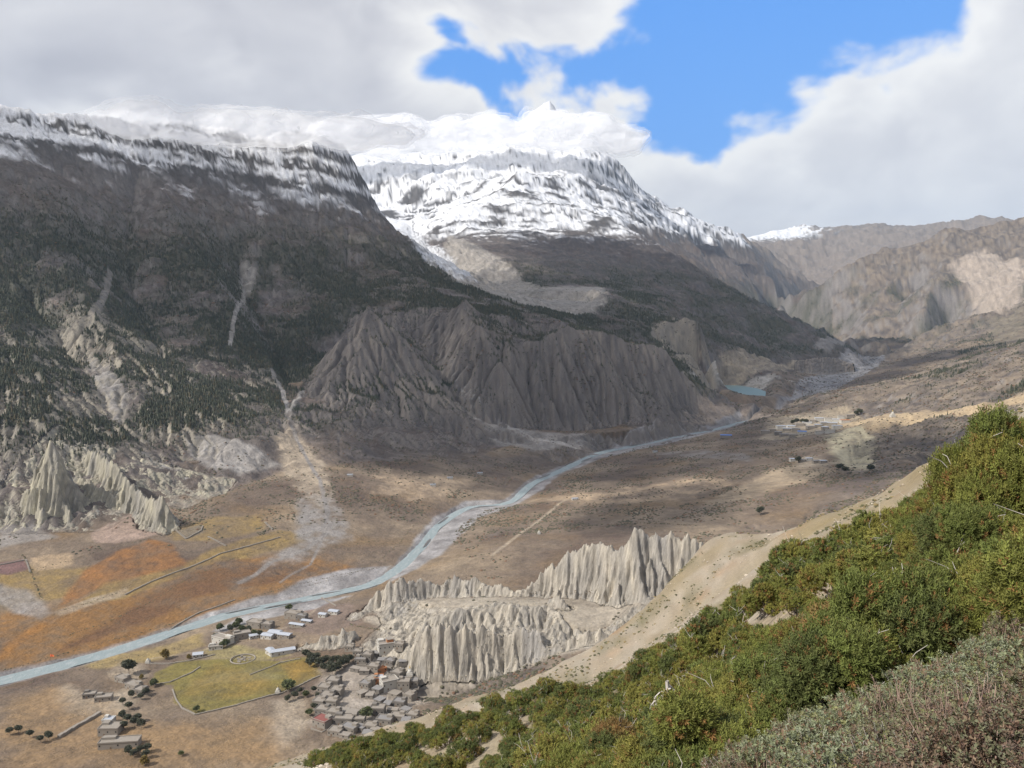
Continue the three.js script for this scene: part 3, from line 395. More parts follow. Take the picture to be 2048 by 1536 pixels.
function groundColor(x, h, z, ny, zone, out) {
  const m = sampleGrid(ROUGH, x, z), zz = z - 1.4 * m * h, xx = x + 0.5 * m * h, a = fbm(xx / 190 + 3, zz / 190 - 5, 4), b = fbm(xx / 42 - 8, zz / 42 + 2, 3), c = fbm(xx / 11, zz / 11, 2);   // the weathering follows the rock, also up its faces
  if (zone !== 'valley_floor' || m > 0.05) {
    out[0] = 0.105; out[1] = 0.086; out[2] = 0.078;
    mixc(out, [0.2, 0.168, 0.148], clamp(0.08 + b * 1.4 + a * 0.7)); mixc(out, [0.105, 0.07, 0.055], clamp(a * 1.6));
    if (zone === 'hillside') mixc(out, [0.225, 0.178, 0.132], clamp(0.5 + b * 1.4 + a * 0.5));
    if (zone === 'far_mountain_range') mixc(out, [0.27, 0.22, 0.18], 0.7);
    mixc(out, [0.23, 0.21, 0.2], smooth(0.78, 0.55, ny) * 0.8);
    const f = forestAmount(x, z, h, m, zone); mixc(out, [0.075, 0.075, 0.045], f * 0.75);
  }
  if (h < 420 && zone !== 'far_mountain_range' && zone !== 'snow_mountain') {     // the floor's dry turf runs up into the foot of the slopes
    const v = [0.165, 0.12, 0.086]; mixc(v, [0.28, 0.212, 0.142], clamp(0.25 + a * 1.3 + b * 0.5)); mixc(v, [0.095, 0.062, 0.045], clamp(-a * 1.9 + b * 1.1 - 0.02)); mixc(v, [0.2, 0.125, 0.055], clamp(fbm(x / 130 - 31, z / 130, 3) * 2 - 0.1) * 0.7);
    mixc(out, v, zone === 'valley_floor' ? 1 - 0.5 * smooth(0.15, 0.32, m + b * 0.1) : clamp(0.5 * smooth(0.75, 0.3, m + b * 0.2) * (zone === 'hillside' ? 1 : smooth(160, 90, h))));
  }
  // snow: above a wandering line, thin on steep rock and along the bedding of the cliffs
  const line = zone === 'hillside' ? 1500 : zone === 'far_mountain_range' ? 2500 - 700 * smooth(6300, 5200, x + a * 900) : 1000 - 70 * smooth(-1700, -900, x) + 90 * smooth(4500, 7000, -z) + 260 * smooth(-200, 600, x) * smooth(6000, 8500, -z);
  const bed = Math.sin((h + 26 * a + 0.07 * x) / 15.5) * 0.5 + Math.sin((h + 18 * a + 0.05 * x) / 6.1) * 0.25;
  const R2 = 45 + 0.006 * Math.hypot(x, z), gx = (sampleGrid(H, x + R2, z) - sampleGrid(H, x - R2, z)) / (2 * R2), gz = (sampleGrid(H, x, z + R2) - sampleGrid(H, x, z - R2)) / (2 * R2), nyS = h > line - 200 ? lerp(1 / Math.hypot(1, gx, gz), ny, 0.25) : ny;
  const s = smooth(-60, 260, h - line + a * 220 + b * 90), hold = smooth(0.5, 0.82, nyS - (zone === 'snow_mountain' ? 0.55 * Math.max(0, fbm(xx / 210 + 4, zz / 210, 4) - 0.02) : 0) + a * 0.24 + b * 0.36 + c * 0.2 + bed * (zone === 'forested_mountain' ? 0.26 : 0.1));
  const crags = zone === 'snow_mountain' ? smooth(0.02, 0.22, fbm(xx / 330 + 9, zz / 330, 5)) * smooth(2300, 1700, h) : 0, snow = clamp(s * (0.08 + 1.25 * hold) * 1.3 + 0.35 * s * c) * (1 - 0.9 * crags);
  if (h > line - 120) mixc(out, [0.085, 0.08, 0.08], smooth(line - 80, line + 120, h) * 0.85);
  mixc(out, [0.8, 0.81, 0.84], clamp(Math.max(snow, 0.85 * smooth(2200, 2900, h + b * 500)) * 1.25 - 0.12));
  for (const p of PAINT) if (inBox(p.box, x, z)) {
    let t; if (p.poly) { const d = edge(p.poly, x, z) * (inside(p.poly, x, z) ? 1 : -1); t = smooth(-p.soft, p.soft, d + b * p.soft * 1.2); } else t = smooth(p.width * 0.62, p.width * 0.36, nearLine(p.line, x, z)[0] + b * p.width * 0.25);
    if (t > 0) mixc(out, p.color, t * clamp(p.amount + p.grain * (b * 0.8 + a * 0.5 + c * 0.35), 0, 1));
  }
  let gr = 0; for (let i = 0; i < GRAVEL.length; i++) if (inBox(gravelBox[i], x, z)) { const d = edge(GRAVEL[i], x, z) * (inside(GRAVEL[i], x, z) ? 1 : -1); gr = Math.max(gr, smooth(-4, 6, d + b * 8)); }
  if (inBox(riverBox, x, z)) { const [d, , w] = nearLine(riverCoarse, x, z); gr = Math.max(gr, smooth(w / 2 + 9, w / 2 + 1, d + b * 9 + a * 8)); }
  if (gr > 0) mixc(out, [0.265 + a * 0.16 + b * 0.16, 0.248 + a * 0.16 + b * 0.16, 0.243 + a * 0.15 + b * 0.16], gr);
  const k = 0.92 * (1 + 0.36 * c + 0.26 * b); out[0] *= k; out[1] *= k; out[2] *= k;
}
function noiseTexture(size, fn, color) { const d = new Uint8Array(size * size * 4); for (let j = 0; j < size; j++) for (let i = 0; i < size; i++) { const v = clamp(fn(i / size, j / size)) * 255, k = (j * size + i) * 4; d[k] = d[k + 1] = d[k + 2] = v; d[k + 3] = 255; } const t = new THREE.DataTexture(d, size, size); t.wrapS = t.wrapT = THREE.RepeatWrapping; t.magFilter = THREE.LinearFilter; t.minFilter = THREE.LinearMipmapLinearFilter; t.generateMipmaps = true; if (color) t.colorSpace = THREE.SRGBColorSpace; t.needsUpdate = true; return t; }
function tileNoise(u, v, f) { const X = u * f, Y = v * f, x0 = Math.floor(X), y0 = Math.floor(Y), s = X - x0, t = Y - y0, h = (i, j) => PERM[(PERM[((i % f) + f) % f & 255] + (((j % f) + f) % f)) & 255] / 255, a = s * s * (3 - 2 * s), b = t * t * (3 - 2 * t); return lerp(lerp(h(x0, y0), h(x0 + 1, y0), a), lerp(h(x0, y0 + 1), h(x0 + 1, y0 + 1), a), b); }
const grainMap = noiseTexture(1024, (u, v) => 0.60 + 0.52 * ((tileNoise(u, v, 256) * 0.42 + tileNoise(v, u, 128) * 0.3 + tileNoise(u, v, 64) * 0.18 + tileNoise(u, v, 16) * 0.1) - 0.12), false);
const stoneBump = noiseTexture(1024, (u, v) => tileNoise(u, v, 200) * 0.25 + tileNoise(v, u, 90) * 0.35 + tileNoise(u, v, 37) * 0.4, false);
const landMat = new THREE.MeshStandardMaterial({ vertexColors: true, roughness: 0.95, map: grainMap, bumpMap: stoneBump, bumpScale: 2.2 });
landMat.name = 'weathered ground';

// ------------------------------------------------------------------ the land as sheets, one for each piece of the setting
(function buildLand() {
  const rows = []; for (const [a, b, n] of [[560, 1200, 190], [1200, 2500, 230], [2500, 5000, 210], [5000, 9000, 110], [9000, 21000, 110]]) for (let k = 0; k < n; k++) rows.push(a * Math.pow(b / a, k / n)); rows.push(21000);
  const cols = 840, T = 0.665, n = cols * rows.length, P = new Float32Array(n * 3), N = new Float32Array(n * 3), K = new Float32Array(n * 3), U = new Float32Array(n * 2), Z = new Uint8Array(n);
  const names = ['valley_floor', 'forested_mountain', 'snow_mountain', 'far_mountain_range', 'hillside'];
  for (let j = 0; j < rows.length; j++) for (let i = 0; i < cols; i++) { const th = lerp(-T, T, i / (cols - 1)), r = rows[j], x = r * Math.sin(th), z = -r * Math.cos(th), q = j * cols + i; P[3 * q] = x; P[3 * q + 1] = groundHeight(x, z, true); P[3 * q + 2] = z; U[2 * q] = x / 420; U[2 * q + 1] = z / 420; }
  const idx = []; for (let j = 1; j < rows.length; j++) for (let i = 1; i < cols; i++) { const a = (j - 1) * cols + i - 1; idx.push(a, a + 1, a + cols, a + 1, a + cols + 1, a + cols); }
  const whole = new THREE.BufferGeometry(); whole.setAttribute('position', new THREE.BufferAttribute(P, 3)); whole.setIndex(new THREE.BufferAttribute(new Uint32Array(idx), 1)); whole.computeVertexNormals(); N.set(whole.attributes.normal.array);
  const out = [0, 0, 0];
  for (let q = 0; q < n; q++) { const x = P[3 * q], h = P[3 * q + 1], z = P[3 * q + 2], zone = zoneOf(x, z, h, sampleGrid(ROUGH, x, z)); Z[q] = names.indexOf(zone); groundColor(x, landHeight(x, z), z, N[3 * q + 1], zone, out); K[3 * q] = out[0]; K[3 * q + 1] = out[1]; K[3 * q + 2] = out[2]; }
  const labels = { valley_floor: 'broad valley floor of brown pasture and ochre fields', forested_mountain: 'dark forested mountain side with snow along its top', snow_mountain: 'high snow covered massif with a long dark spur', far_mountain_range: 'far blue range at the head of the valley', hillside: 'dry shrubby hills on the right of the valley' };
  names.forEach((name, zi) => {
    const map = new Int32Array(n).fill(-1), p = [], nn = [], k = [], u = [], id = []; let c = 0;
    const v = (q) => { if (map[q] < 0) { map[q] = c++; p.push(P[3 * q], P[3 * q + 1], P[3 * q + 2]); nn.push(N[3 * q], N[3 * q + 1], N[3 * q + 2]); k.push(K[3 * q], K[3 * q + 1], K[3 * q + 2]); u.push(U[2 * q], U[2 * q + 1]); } return map[q]; };
    for (let t = 0; t < idx.length; t += 3) if (Z[idx[t - t % 6]] === zi) id.push(v(idx[t]), v(idx[t + 1]), v(idx[t + 2]));
    if (!c) return;
    const g = new THREE.BufferGeometry(); g.setAttribute('position', new THREE.Float32BufferAttribute(p, 3)); g.setAttribute('normal', new THREE.Float32BufferAttribute(nn, 3)); g.setAttribute('color', new THREE.Float32BufferAttribute(k, 3)); g.setAttribute('uv', new THREE.Float32BufferAttribute(u, 2)); g.setIndex(id);
    tag(put(new THREE.Mesh(g, landMat), name), labels[name], null, null, 'structure');
  });
})();
const LOOKS = { grey: { at: 0.8, c: [[0.205, 0.178, 0.158], [0.135, 0.119, 0.111], [0.285, 0.25, 0.212]] }, wood: { at: 0.72, c: [[0.3, 0.265, 0.215], [0.22, 0.2, 0.17], [0.38, 0.34, 0.265]] }, tan: { at: 0.8, c: [[0.3, 0.26, 0.21], [0.22, 0.195, 0.165], [0.4, 0.35, 0.27]] }, pale: { at: 0.92, c: [[0.405, 0.362, 0.3], [0.3, 0.275, 0.24], [0.48, 0.425, 0.335]], scree: [0.32, 0.283, 0.23] }, yellow: { at: 0.9, c: [[0.36, 0.328, 0.255], [0.26, 0.24, 0.2], [0.45, 0.41, 0.29]], scree: [0.27, 0.235, 0.19] } };
CARVED.forEach((c, ci) => {                                                      // the gullied slopes in fine relief
  const P = [], K = [], U = [], id = [], map = new Int32Array(c.w * c.d).fill(-1), out = [0, 0, 0]; let n = 0;
  const nrm = (i, j) => { const q = j * c.w + i, a = c.h[q + (i < c.w - 1 ? 1 : 0)] - c.h[q - (i ? 1 : 0)], b = c.h[q + (j < c.d - 1 ? c.w : 0)] - c.h[q - (j ? c.w : 0)]; return 1 / Math.hypot(1, a / (2 * c.step), b / (2 * c.step)); };
  const v = (i, j) => { const q = j * c.w + i; if (map[q] < 0) { map[q] = n++; const x = c.x0 + i * c.step, z = c.z0 + j * c.step, y = c.h[q] - 6 * smooth(0.3, 0.02, c.mask[q]) + c.mask[q] * (c.step < 2.5 ? 4.2 * (ridged(x / 6, z / 9, 2) - 0.4) + 1.8 * fbm(x / 3, z / 3, 2) : 2.2 * fbm(x / 9, z / 9, 2)); P.push(x, y, z); U.push(x / 90, z / 90); const ny = nrm(i, j), m = sampleGrid(ROUGH, x, z); groundColor(x, y, z, 1, c.look === 'pale' || c.look === 'yellow' ? 'valley_floor' : 'forested_mountain', out); const n1 = fbm(x / 55, z / 55 + y / 40, 4), n2 = fbm(x / 14, y / 18 + z / 14, 3), L = LOOKS[c.look], bare = smooth(L.at, L.at - 0.15, ny + 0.12 * n1) * smooth(0.1, 0.5, c.mask[q]), rock = [...L.c[0]]; mixc(rock, L.c[1], clamp(0.3 + n1 * 2)); mixc(rock, L.c[2], clamp(n2 * 1.6)); if (L.scree) mixc(out, L.scree, smooth(0.15, 0.6, c.mask[q]) * clamp(0.75 + n2)); mixc(out, rock, bare); if (L.scree) { mixc(out, [0.27, 0.255, 0.24], clamp(fbm(x / 38 + 7, z / 38 + y / 60, 3) * 2.2 - 0.1) * bare * 0.8); const k = 1 + 0.42 * noise2(x / 2.4 + z / 4, y / 16) + 0.3 * n2; out[0] *= k; out[1] *= k; out[2] *= k; } K.push(...out); } return map[q]; };
  for (let j = 1; j < c.d; j++) for (let i = 1; i < c.w; i++) { const q = j * c.w + i; if (Math.max(c.mask[q], c.mask[q - 1], c.mask[q - c.w], c.mask[q - c.w - 1]) < 0.02) continue; const a = v(i - 1, j - 1), b = v(i, j - 1), d = v(i - 1, j), e = v(i, j); id.push(a, d, b, b, d, e); }
  const g = new THREE.BufferGeometry(); g.setAttribute('position', new THREE.Float32BufferAttribute(P, 3)); g.setAttribute('color', new THREE.Float32BufferAttribute(K, 3)); g.setAttribute('uv', new THREE.Float32BufferAttribute(U, 2)); g.setIndex(id); g.computeVertexNormals();
  const mt = landMat.clone(); mt.bumpScale = 0.9; tag(put(new THREE.Mesh(g, mt), c.look === 'pale' ? 'badlands' : c.look === 'yellow' ? 'rock_spires' : 'gullied_mountain'), c.label, null, null, 'structure');
});
console.log('land built');

// ------------------------------------------------------------------ river and lake
const waterMat = new THREE.MeshStandardMaterial({ vertexColors: true, color: new THREE.Color(0.205, 0.245, 0.25), roughness: 0.85, bumpMap: stoneBump, bumpScale: 0.5 }); waterMat.name = 'milky glacial water';
{ const p = [], u = [], id = [], k = [];
  riverCurve.forEach((c, i) => { const a = riverCurve[Math.max(0, i - 1)], b = riverCurve[Math.min(riverCurve.length - 1, i + 1)], dx = b.x - a.x, dz = b.z - a.z, l = Math.hypot(dx, dz) || 1, wob = 1 + 0.25 * noise2(i / 9, 3.3) + 0.2 * noise2(i / 3, 6.1), wob2 = 1 + 0.4 * noise2(i / 11, 8.3);
    for (let s = 0; s <= 8; s++) { { const f = clamp(1.8 * (ridged(i / 5 + s * 0.3, s / 3 + i * 0.05, 3) - 0.5) + (s === 0 || s === 8 ? 0.15 : 0)) * 0.8; k.push(lerp(1, 1.9, f), lerp(1, 1.6, f), lerp(1, 1.55, f)); } const e = (s / 8 - 0.5) * c.w * 1.1 * (s < 4 ? wob : wob2), x = c.x - dz / l * e, z = c.z + dx / l * e; p.push(x, c.y + 0.18 * noise2(x / 5, z / 5), z); u.push(x / 60, z / 60); }
    if (i) for (let s = 0; s < 8; s++) { const q = (i - 1) * 9 + s; id.push(q, q + 1, q + 9, q + 1, q + 10, q + 9); } });
  const g = new THREE.BufferGeometry(); g.setAttribute('position', new THREE.Float32BufferAttribute(p, 3)); g.setAttribute('uv', new THREE.Float32BufferAttribute(u, 2)); g.setAttribute('color', new THREE.Float32BufferAttribute(k, 3)); g.setIndex(id); g.computeVertexNormals();
  if (g.attributes.normal.getY(0) < 0) { for (let t = 0; t < id.length; t += 3) [id[t], id[t + 1]] = [id[t + 1], id[t]]; g.setIndex(id); g.computeVertexNormals(); }
  tag(put(new THREE.Mesh(g, waterMat), 'river'), 'pale turquoise river winding through the valley', null, null, 'structure'); }
[[500, 1222, 5.5, 60, 5], [570, 1203, 7, 70, 5], [660, 1188, 9, 50, 4], [858, 1085, 16, 60, 6], [905, 1040, 20, 70, 6], [985, 1012, 24, 60, 6], [1100, 952, 31, 90, 8], [1180, 918, 36, 90, 8], [1300, 888, 44, 130, 10], [1400, 868, 54, 120, 10]].forEach(([px, py, h, len, wid], n) => {   // gravel bars in the stream
  const c = atHeight(px, py, h); let bi = 1; riverCurve.forEach((q, i) => { if (q.distanceTo(c) < riverCurve[bi].distanceTo(c)) bi = i; }); const q = riverCurve[clamp(bi, 1, riverCurve.length - 2)], t = riverCurve[clamp(bi + 1, 1, riverCurve.length - 1)].clone().sub(riverCurve[clamp(bi - 1, 0, riverCurve.length - 2)]), side = n % 2 ? 0.3 : -0.28;
  const g = new THREE.SphereGeometry(1, 28, 10, 0, 6.2832, 0, 1.5708), p = g.attributes.position, K = []; for (let i = 0; i < p.count; i++) { const w = 1 + 0.35 * noise2(p.getX(i) * 2.2 + n * 5, p.getZ(i) * 2.2), k = 0.26 * (1 + 0.5 * noise2(p.getX(i) * 6 + n, p.getZ(i) * 6)); p.setXYZ(i, p.getX(i) * len / 2 * w, p.getY(i) * 0.7, p.getZ(i) * wid / 2 * w); K.push(k, k * 0.94, k * 0.92); } g.setAttribute('color', new THREE.Float32BufferAttribute(K, 3)); g.computeVertexNormals(); g.rotateY(-Math.atan2(t.z, t.x)); const nl = Math.hypot(t.x, t.z); g.translate(q.x - t.z / nl * q.w * side, q.y - 0.05, q.z + t.x / nl * q.w * side);
  tag(put(new THREE.Mesh(g, landMat), 'gravel_bar'), 'long low bar of grey gravel in the river', null, null, 'structure'); });
{ const s = new THREE.Shape(LAKE.map((v) => new THREE.Vector2(v.x, -v.z))), g = new THREE.ShapeGeometry(s); g.rotateX(-Math.PI / 2); g.translate(0, 118, 0);
  tag(put(new THREE.Mesh(g, new THREE.MeshStandardMaterial({ color: new THREE.Color(0.13, 0.19, 0.17), roughness: 0.5 })), 'lake'), 'small green lake below the moraine wall', null, null, 'structure'); }
// ------------------------------------------------------------------ fluted cliffs and badlands
const cliffMat = new THREE.MeshStandardMaterial({ vertexColors: true, roughness: 0.95, map: grainMap, bumpMap: stoneBump, bumpScale: 0.9 }); cliffMat.name = 'dry clay and gravel cliff';
function along(list, t) { let L = 0; const s = [0]; for (let i = 1; i < list.length; i++) { L += Math.hypot(list[i][0] - list[i - 1][0], (list[i][1] - list[i - 1][1])); s.push(L); } const x = t * L; let i = 0; while (i < list.length - 2 && s[i + 1] < x) i++; const f = clamp((x - s[i]) / (s[i + 1] - s[i] || 1)); return list[i].map((v, k) => lerp(v, list[i + 1][k], f)); }
const hash1 = (i) => PERM[(i & 255) + PERM[(i >> 8) & 255]] / 255;
const pillar = (q) => { const i = Math.floor(q), f = q - i; return Math.pow(Math.sin(Math.PI * f), 0.6) * (0.62 + 0.6 * hash1(i + 3000)); };   // rounded ribs with sharp grooves between
function cliff(name, label, crest, base, o) {
  const { nu, nv = 70, lean = 0.3, flute = 9, amp = 5, pin = 0.12, back = 0.3, colors, seedAt = 0, talus = 0.18, foot = 8, nb = 8, reg = 1, crag = 0.3 } = o;
  const P = [], K = [], U = [], id = [], bases = [], tops = [];
  for (let i = 0; i <= nu; i++) { const t = i / nu, c = along(crest, t), b = along(base, t), Bp = onLand(b[0], b[1]), r = ray(c[0], c[1]); const d = Math.max((-Bp.z + lean * (EYE.y - Bp.y)) / (1 - lean * r[1]), -Bp.z + 1); bases.push(Bp); tops.push(new THREE.Vector3(r[0] * d, Math.max(EYE.y + r[1] * d, Bp.y + 1), -d)); }
  let um = 0;
  const V = nb + nv;
  for (let i = 0; i <= nu; i++) {
    const a = bases[Math.max(0, i - 6)], b = bases[Math.min(nu, i + 6)], ct = tops[i], cb = bases[i]; if (i) um += Math.hypot(bases[i].x - bases[i - 1].x, bases[i].z - bases[i - 1].z) * 0.5 + Math.hypot(tops[i].x - tops[i - 1].x, tops[i].z - tops[i - 1].z) * 0.5;
    let nx = -(b.z - a.z), nz = b.x - a.x; const l = Math.hypot(nx, nz) || 1; nx /= l; nz /= l; if (nx * -cb.x + nz * -cb.z < 0) { nx = -nx; nz = -nz; }
    const hgt = ct.y - cb.y, us = um + seedAt;
    const q0 = us / flute + 0.9 * noise2(us / (flute * 3), 0), drop = pin * hgt * (1.3 - 1.25 * pillar(q0) - 0.7 * noise2(us / (flute * 4), 4.4 + seedAt));
    for (let j = 0; j <= V; j++) {
      let x, y, z, v;
      if (j < nb) { v = -(nb - j) / nb; const e = -v; x = ct.x - nx * back * hgt * e; z = ct.z - nz * back * hgt * e; y = ct.y - drop - (hgt + foot) * e * e * (0.4 + 0.6 * e); }
      else { v = (j - nb) / nv; const f = v < 1 - talus ? v / (1 - talus) * 0.8 : 0.8 + 0.2 * (v - 1 + talus) / talus, hor = v < 1 - talus ? 0.62 * f / 0.8 : lerp(0.62, 1.12, (v - 1 + talus) / talus);
        x = lerp(ct.x, cb.x, hor); z = lerp(ct.z, cb.z, hor); y = lerp(ct.y - drop * (1 - v), cb.y - foot, f); }
      const w = v > 0 ? v : 0, q = us / flute + 0.9 * noise2(us / (flute * 3), w * hgt / (flute * 4)) , env = smooth(-0.3, 0.25, v) * (1 - 0.75 * smooth(0.82, 1, v));
      const rib = ridged(q * 0.5, w * hgt / (flute * 9) + 3.1 + seedAt, 2), big = noise2(us / (flute * 3.5) + 5, w * 0.8 + seedAt), fine = ridged(us / (flute * 0.3), w * hgt / (flute * 5), 2);
      const pl = pillar(q), pl2 = pillar(q * 2.7 + 1.3 * noise2(us / flute, w * hgt / (flute * 2.5))), ledge = noise2(us / (flute * 2) + 9, y / (flute * 0.55));
      const crack = Math.pow(1 - Math.abs(noise2(us / (flute * 0.42) + 17, y / (flute * 2.1))), 5);
      const dd = amp * env * (-0.6 * crack + 1.9 * reg * (pl - 0.6) + 0.55 * (pl2 - 0.6) + 1.3 * (1 - reg) * noise2(us / 7, y / 11) + 1.0 * big + 0.7 * (rib - 0.42) + 0.3 * (fine - 0.4) + 0.18 * ledge) + amp * crag * fbm(x / (flute * 0.5) + z / flute, y / (flute * 0.6), 3);
      x += nx * dd; z += nz * dd; y += amp * 0.25 * (fine - 0.4) * env;
      P.push(x, y, z);
      const n1 = fbm(us / 26 + seedAt, y / 15, 3), n2 = noise2(us / (flute * 0.6), y / 30), n3 = fbm(us / 4, y / 8, 2), col = [...colors[0]];
      mixc(col, colors[1], clamp(0.35 + n1 * 1.5)); mixc(col, colors[2], clamp(n2 * 0.9 - 0.1)); if (colors[3]) mixc(col, colors[3], clamp(-n1 * 2 - 0.1));
      const k = 1 + 0.3 * n3; K.push(col[0] * k, col[1] * k, col[2] * k); U.push(us / 40, y / 40);
      if (i && j) { const s = V + 1, p = (i - 1) * s + j - 1; id.push(p, p + 1, p + s, p + 1, p + s + 1, p + s); }
    }
  }
  const g = new THREE.BufferGeometry(); g.setAttribute('position', new THREE.Float32BufferAttribute(P, 3)); g.setAttribute('color', new THREE.Float32BufferAttribute(K, 3)); g.setAttribute('uv', new THREE.Float32BufferAttribute(U, 2)); g.setIndex(id); g.computeVertexNormals();
  const m = put(new THREE.Mesh(g, cliffMat), name); tag(m, label, null, null, 'structure');
  BARE.push([...tops, ...bases.slice().reverse()]);
  return m;
}
cliff('fluted_cliff', 'low grey river terrace cliff at the bend of the far gravel bed', [[1590, 722], [1620, 716], [1650, 714], [1680, 718], [1706, 726]], [[1590, 744, 148], [1620, 748, 143], [1650, 750, 140], [1680, 748, 142], [1712, 744, 146]], { nu: 120, nv: 24, lean: 1.1, flute: 14, amp: 6, pin: 0.1, reg: 0.4, crag: 0.8, colors: [[0.3, 0.255, 0.215], [0.24, 0.205, 0.175], [0.36, 0.31, 0.26], [0.2, 0.175, 0.155]], seedAt: 55 });
console.log('cliffs built');
// ------------------------------------------------------------------ the near hillside under the camera
const NEAR = [];
{ const d = (l) => { for (const p of l) NEAR.push(atDepth(...p)); }, b = (l) => { for (const p of l) NEAR.push(atBoth(...p)); };
  d([[1850, 968, 300], [1740, 1010, 340], [1640, 1062, 390], [1560, 1076, 480], [1480, 1072, 600], [1425, 1084, 660], [1500, 1150, 400], [1450, 1210, 420], [1600, 1110, 320], [1300, 1262, 500], [1200, 1296, 540], [1100, 1342, 580], [1000, 1392, 620], [900, 1432, 640], [800, 1462, 650], [700, 1490, 660], [560, 1536, 670]]);
  d([[1950, 1062, 24], [1860, 1052, 32], [1760, 1090, 42], [1660, 1140, 55], [1600, 1200, 62], [1500, 1270, 75], [1420, 1310, 85], [1330, 1325, 100], [1280, 1370, 110], [1120, 1412, 140], [1000, 1462, 160], [880, 1492, 180], [800, 1512, 195], [700, 1540, 215]]);
  d([[1700, 1300, 32], [1500, 1400, 40], [1300, 1450, 60], [1100, 1500, 95], [1900, 1250, 18], [1750, 1450, 13], [2048, 1300, 11.5], [1900, 1536, 7], [1500, 1536, 16], [1200, 1536, 40], [900, 1536, 110], [2048, 1060, 19]]);
  b([[1900, 55, 378], [1780, 75, 372], [1660, 95, 363], [1420, 140, 329], [1280, 180, 300], [1120, 230, 280], [950, 290, 238], [800, 320, 214], [1950, 300, 352], [2200, 40, 396], [2400, 60, 405], [2100, 300, 372], [1900, 620, 190], [1700, 640, 170], [1425, 800, 90], [1200, 690, 60], [1000, 740, 20], [800, 760, -10], [600, 760, -20], [300, 500, 90], [0, 300, 160], [-400, 100, 320]]);
  NEAR.push(new THREE.Vector3(0, 397.3, 0), new THREE.Vector3(20, 404, 20), new THREE.Vector3(-30, 394, 20), new THREE.Vector3(5, 398.2, -1), new THREE.Vector3(-4, 395.4, -1), new THREE.Vector3(60, 416, 0), new THREE.Vector3(25, 402, -12), new THREE.Vector3(14, 399.6, -4)); }
const tps = (() => { const n = NEAR.length, m = n + 3, A = [], phi = (r2) => r2 < 1e-12 ? 0 : r2 * Math.log(r2) * 0.5; for (let i = 0; i < n; i++) { const row = new Float64Array(m + 1); for (let j = 0; j < n; j++) row[j] = phi(((NEAR[i].x - NEAR[j].x) / 100) ** 2 + ((NEAR[i].z - NEAR[j].z) / 100) ** 2) + (i === j ? 1e-4 : 0); row[n] = 1; row[n + 1] = NEAR[i].x / 100; row[n + 2] = NEAR[i].z / 100; row[m] = NEAR[i].y; A.push(row); }
  for (let k = 0; k < 3; k++) { const row = new Float64Array(m + 1); for (let j = 0; j < n; j++) row[j] = k === 0 ? 1 : k === 1 ? NEAR[j].x / 100 : NEAR[j].z / 100; A.push(row); }
  for (let c = 0; c < m; c++) { let p = c; for (let r = c + 1; r < m; r++) if (Math.abs(A[r][c]) > Math.abs(A[p][c])) p = r; [A[c], A[p]] = [A[p], A[c]]; for (let r = 0; r < m; r++) if (r !== c) { const f = A[r][c] / A[c][c]; if (f) for (let k = c; k <= m; k++) A[r][k] -= f * A[c][k]; } }
  const w = A.map((r, i) => r[m] / r[i]);
  return (x, z) => { let s = w[n] + w[n + 1] * x / 100 + w[n + 2] * z / 100; for (let j = 0; j < n; j++) { const r2 = ((x - NEAR[j].x) / 100) ** 2 + ((z - NEAR[j].z) / 100) ** 2; s += w[j] * phi(r2); } return s; }; })();
const nearHeight = (x, z) => { const r = Math.hypot(x, z), k = smooth(2, 300, r); return tps(x, z) + k * (4.5 * (ridged(x / 60, z / 60, 3) - 0.4) + 2.2 * (ridged(x / 17 + z / 40, z / 17, 3) - 0.4) + 1.4 * fbm(x / 9, z / 9, 3)) + 0.15 * fbm(x / 3, z / 3, 2); };
function onNear(px, py, far = 900) { const r = ray(px, py); let d = 2, prev = 2; for (; d < far; d *= 1.01) { if (EYE.y + r[1] * d < nearHeight(r[0] * d, -d)) break; prev = d; } for (let k = 0; k < 10; k++) { const m = (prev + d) / 2; if (EYE.y + r[1] * m < nearHeight(r[0] * m, -m)) d = m; else prev = m; } return new THREE.Vector3(r[0] * d, nearHeight(r[0] * d, -d), -d); }
{ const nr = 210, nc = 400, P = [], K = [], U = [], id = [], o = [0, 0, 0];
  for (let j = 0; j <= nr; j++) { const r = 0.25 * Math.pow(800 / 0.25, j / nr); for (let i = 0; i <= nc; i++) { const th = lerp(-1.25, 1.75, i / nc), x = r * Math.sin(th), z = 2.5 - r * Math.cos(th), y = nearHeight(x, z); P.push(x, y, z); U.push(x / 60, z / 60);
    const a = fbm(x / 70, z / 70, 3), b = fbm(x / 16 + 3, z / 16, 3), c = fbm(x / 3.5, z / 3.5, 2); o[0] = 0.34; o[1] = 0.275; o[2] = 0.195; mixc(o, [0.42, 0.37, 0.3], clamp(0.3 + b * 1.4)); mixc(o, [0.25, 0.19, 0.09], clamp(0.15 + a * 1.6)); mixc(o, [0.36, 0.22, 0.11], clamp(fbm(x / 30 - 9, z / 30, 3) * 2 - 0.35)); mixc(o, [0.14, 0.12, 0.05], clamp(fbm(x / 24 + 5, (z + x) / 60, 3) * 2.4 - 0.2)); const k = 1 + 0.3 * c; K.push(o[0] * k, o[1] * k, o[2] * k);
    if (i && j) { const s = nc + 1, p = (j - 1) * s + i - 1; id.push(p, p + 1, p + s, p + 1, p + s + 1, p + s); } } }
  const g = new THREE.BufferGeometry(); g.setAttribute('position', new THREE.Float32BufferAttribute(P, 3)); g.setAttribute('color', new THREE.Float32BufferAttribute(K, 3)); g.setAttribute('uv', new THREE.Float32BufferAttribute(U, 2)); g.setIndex(id); g.computeVertexNormals();
  const mt = landMat.clone(); mt.bumpScale = 0.6; mt.name = 'dry hillside';
  tag(put(new THREE.Mesh(g, mt), 'near_hillside'), 'dry tan hillside falling away below the camera', null, null, 'structure'); }
console.log('near slope');
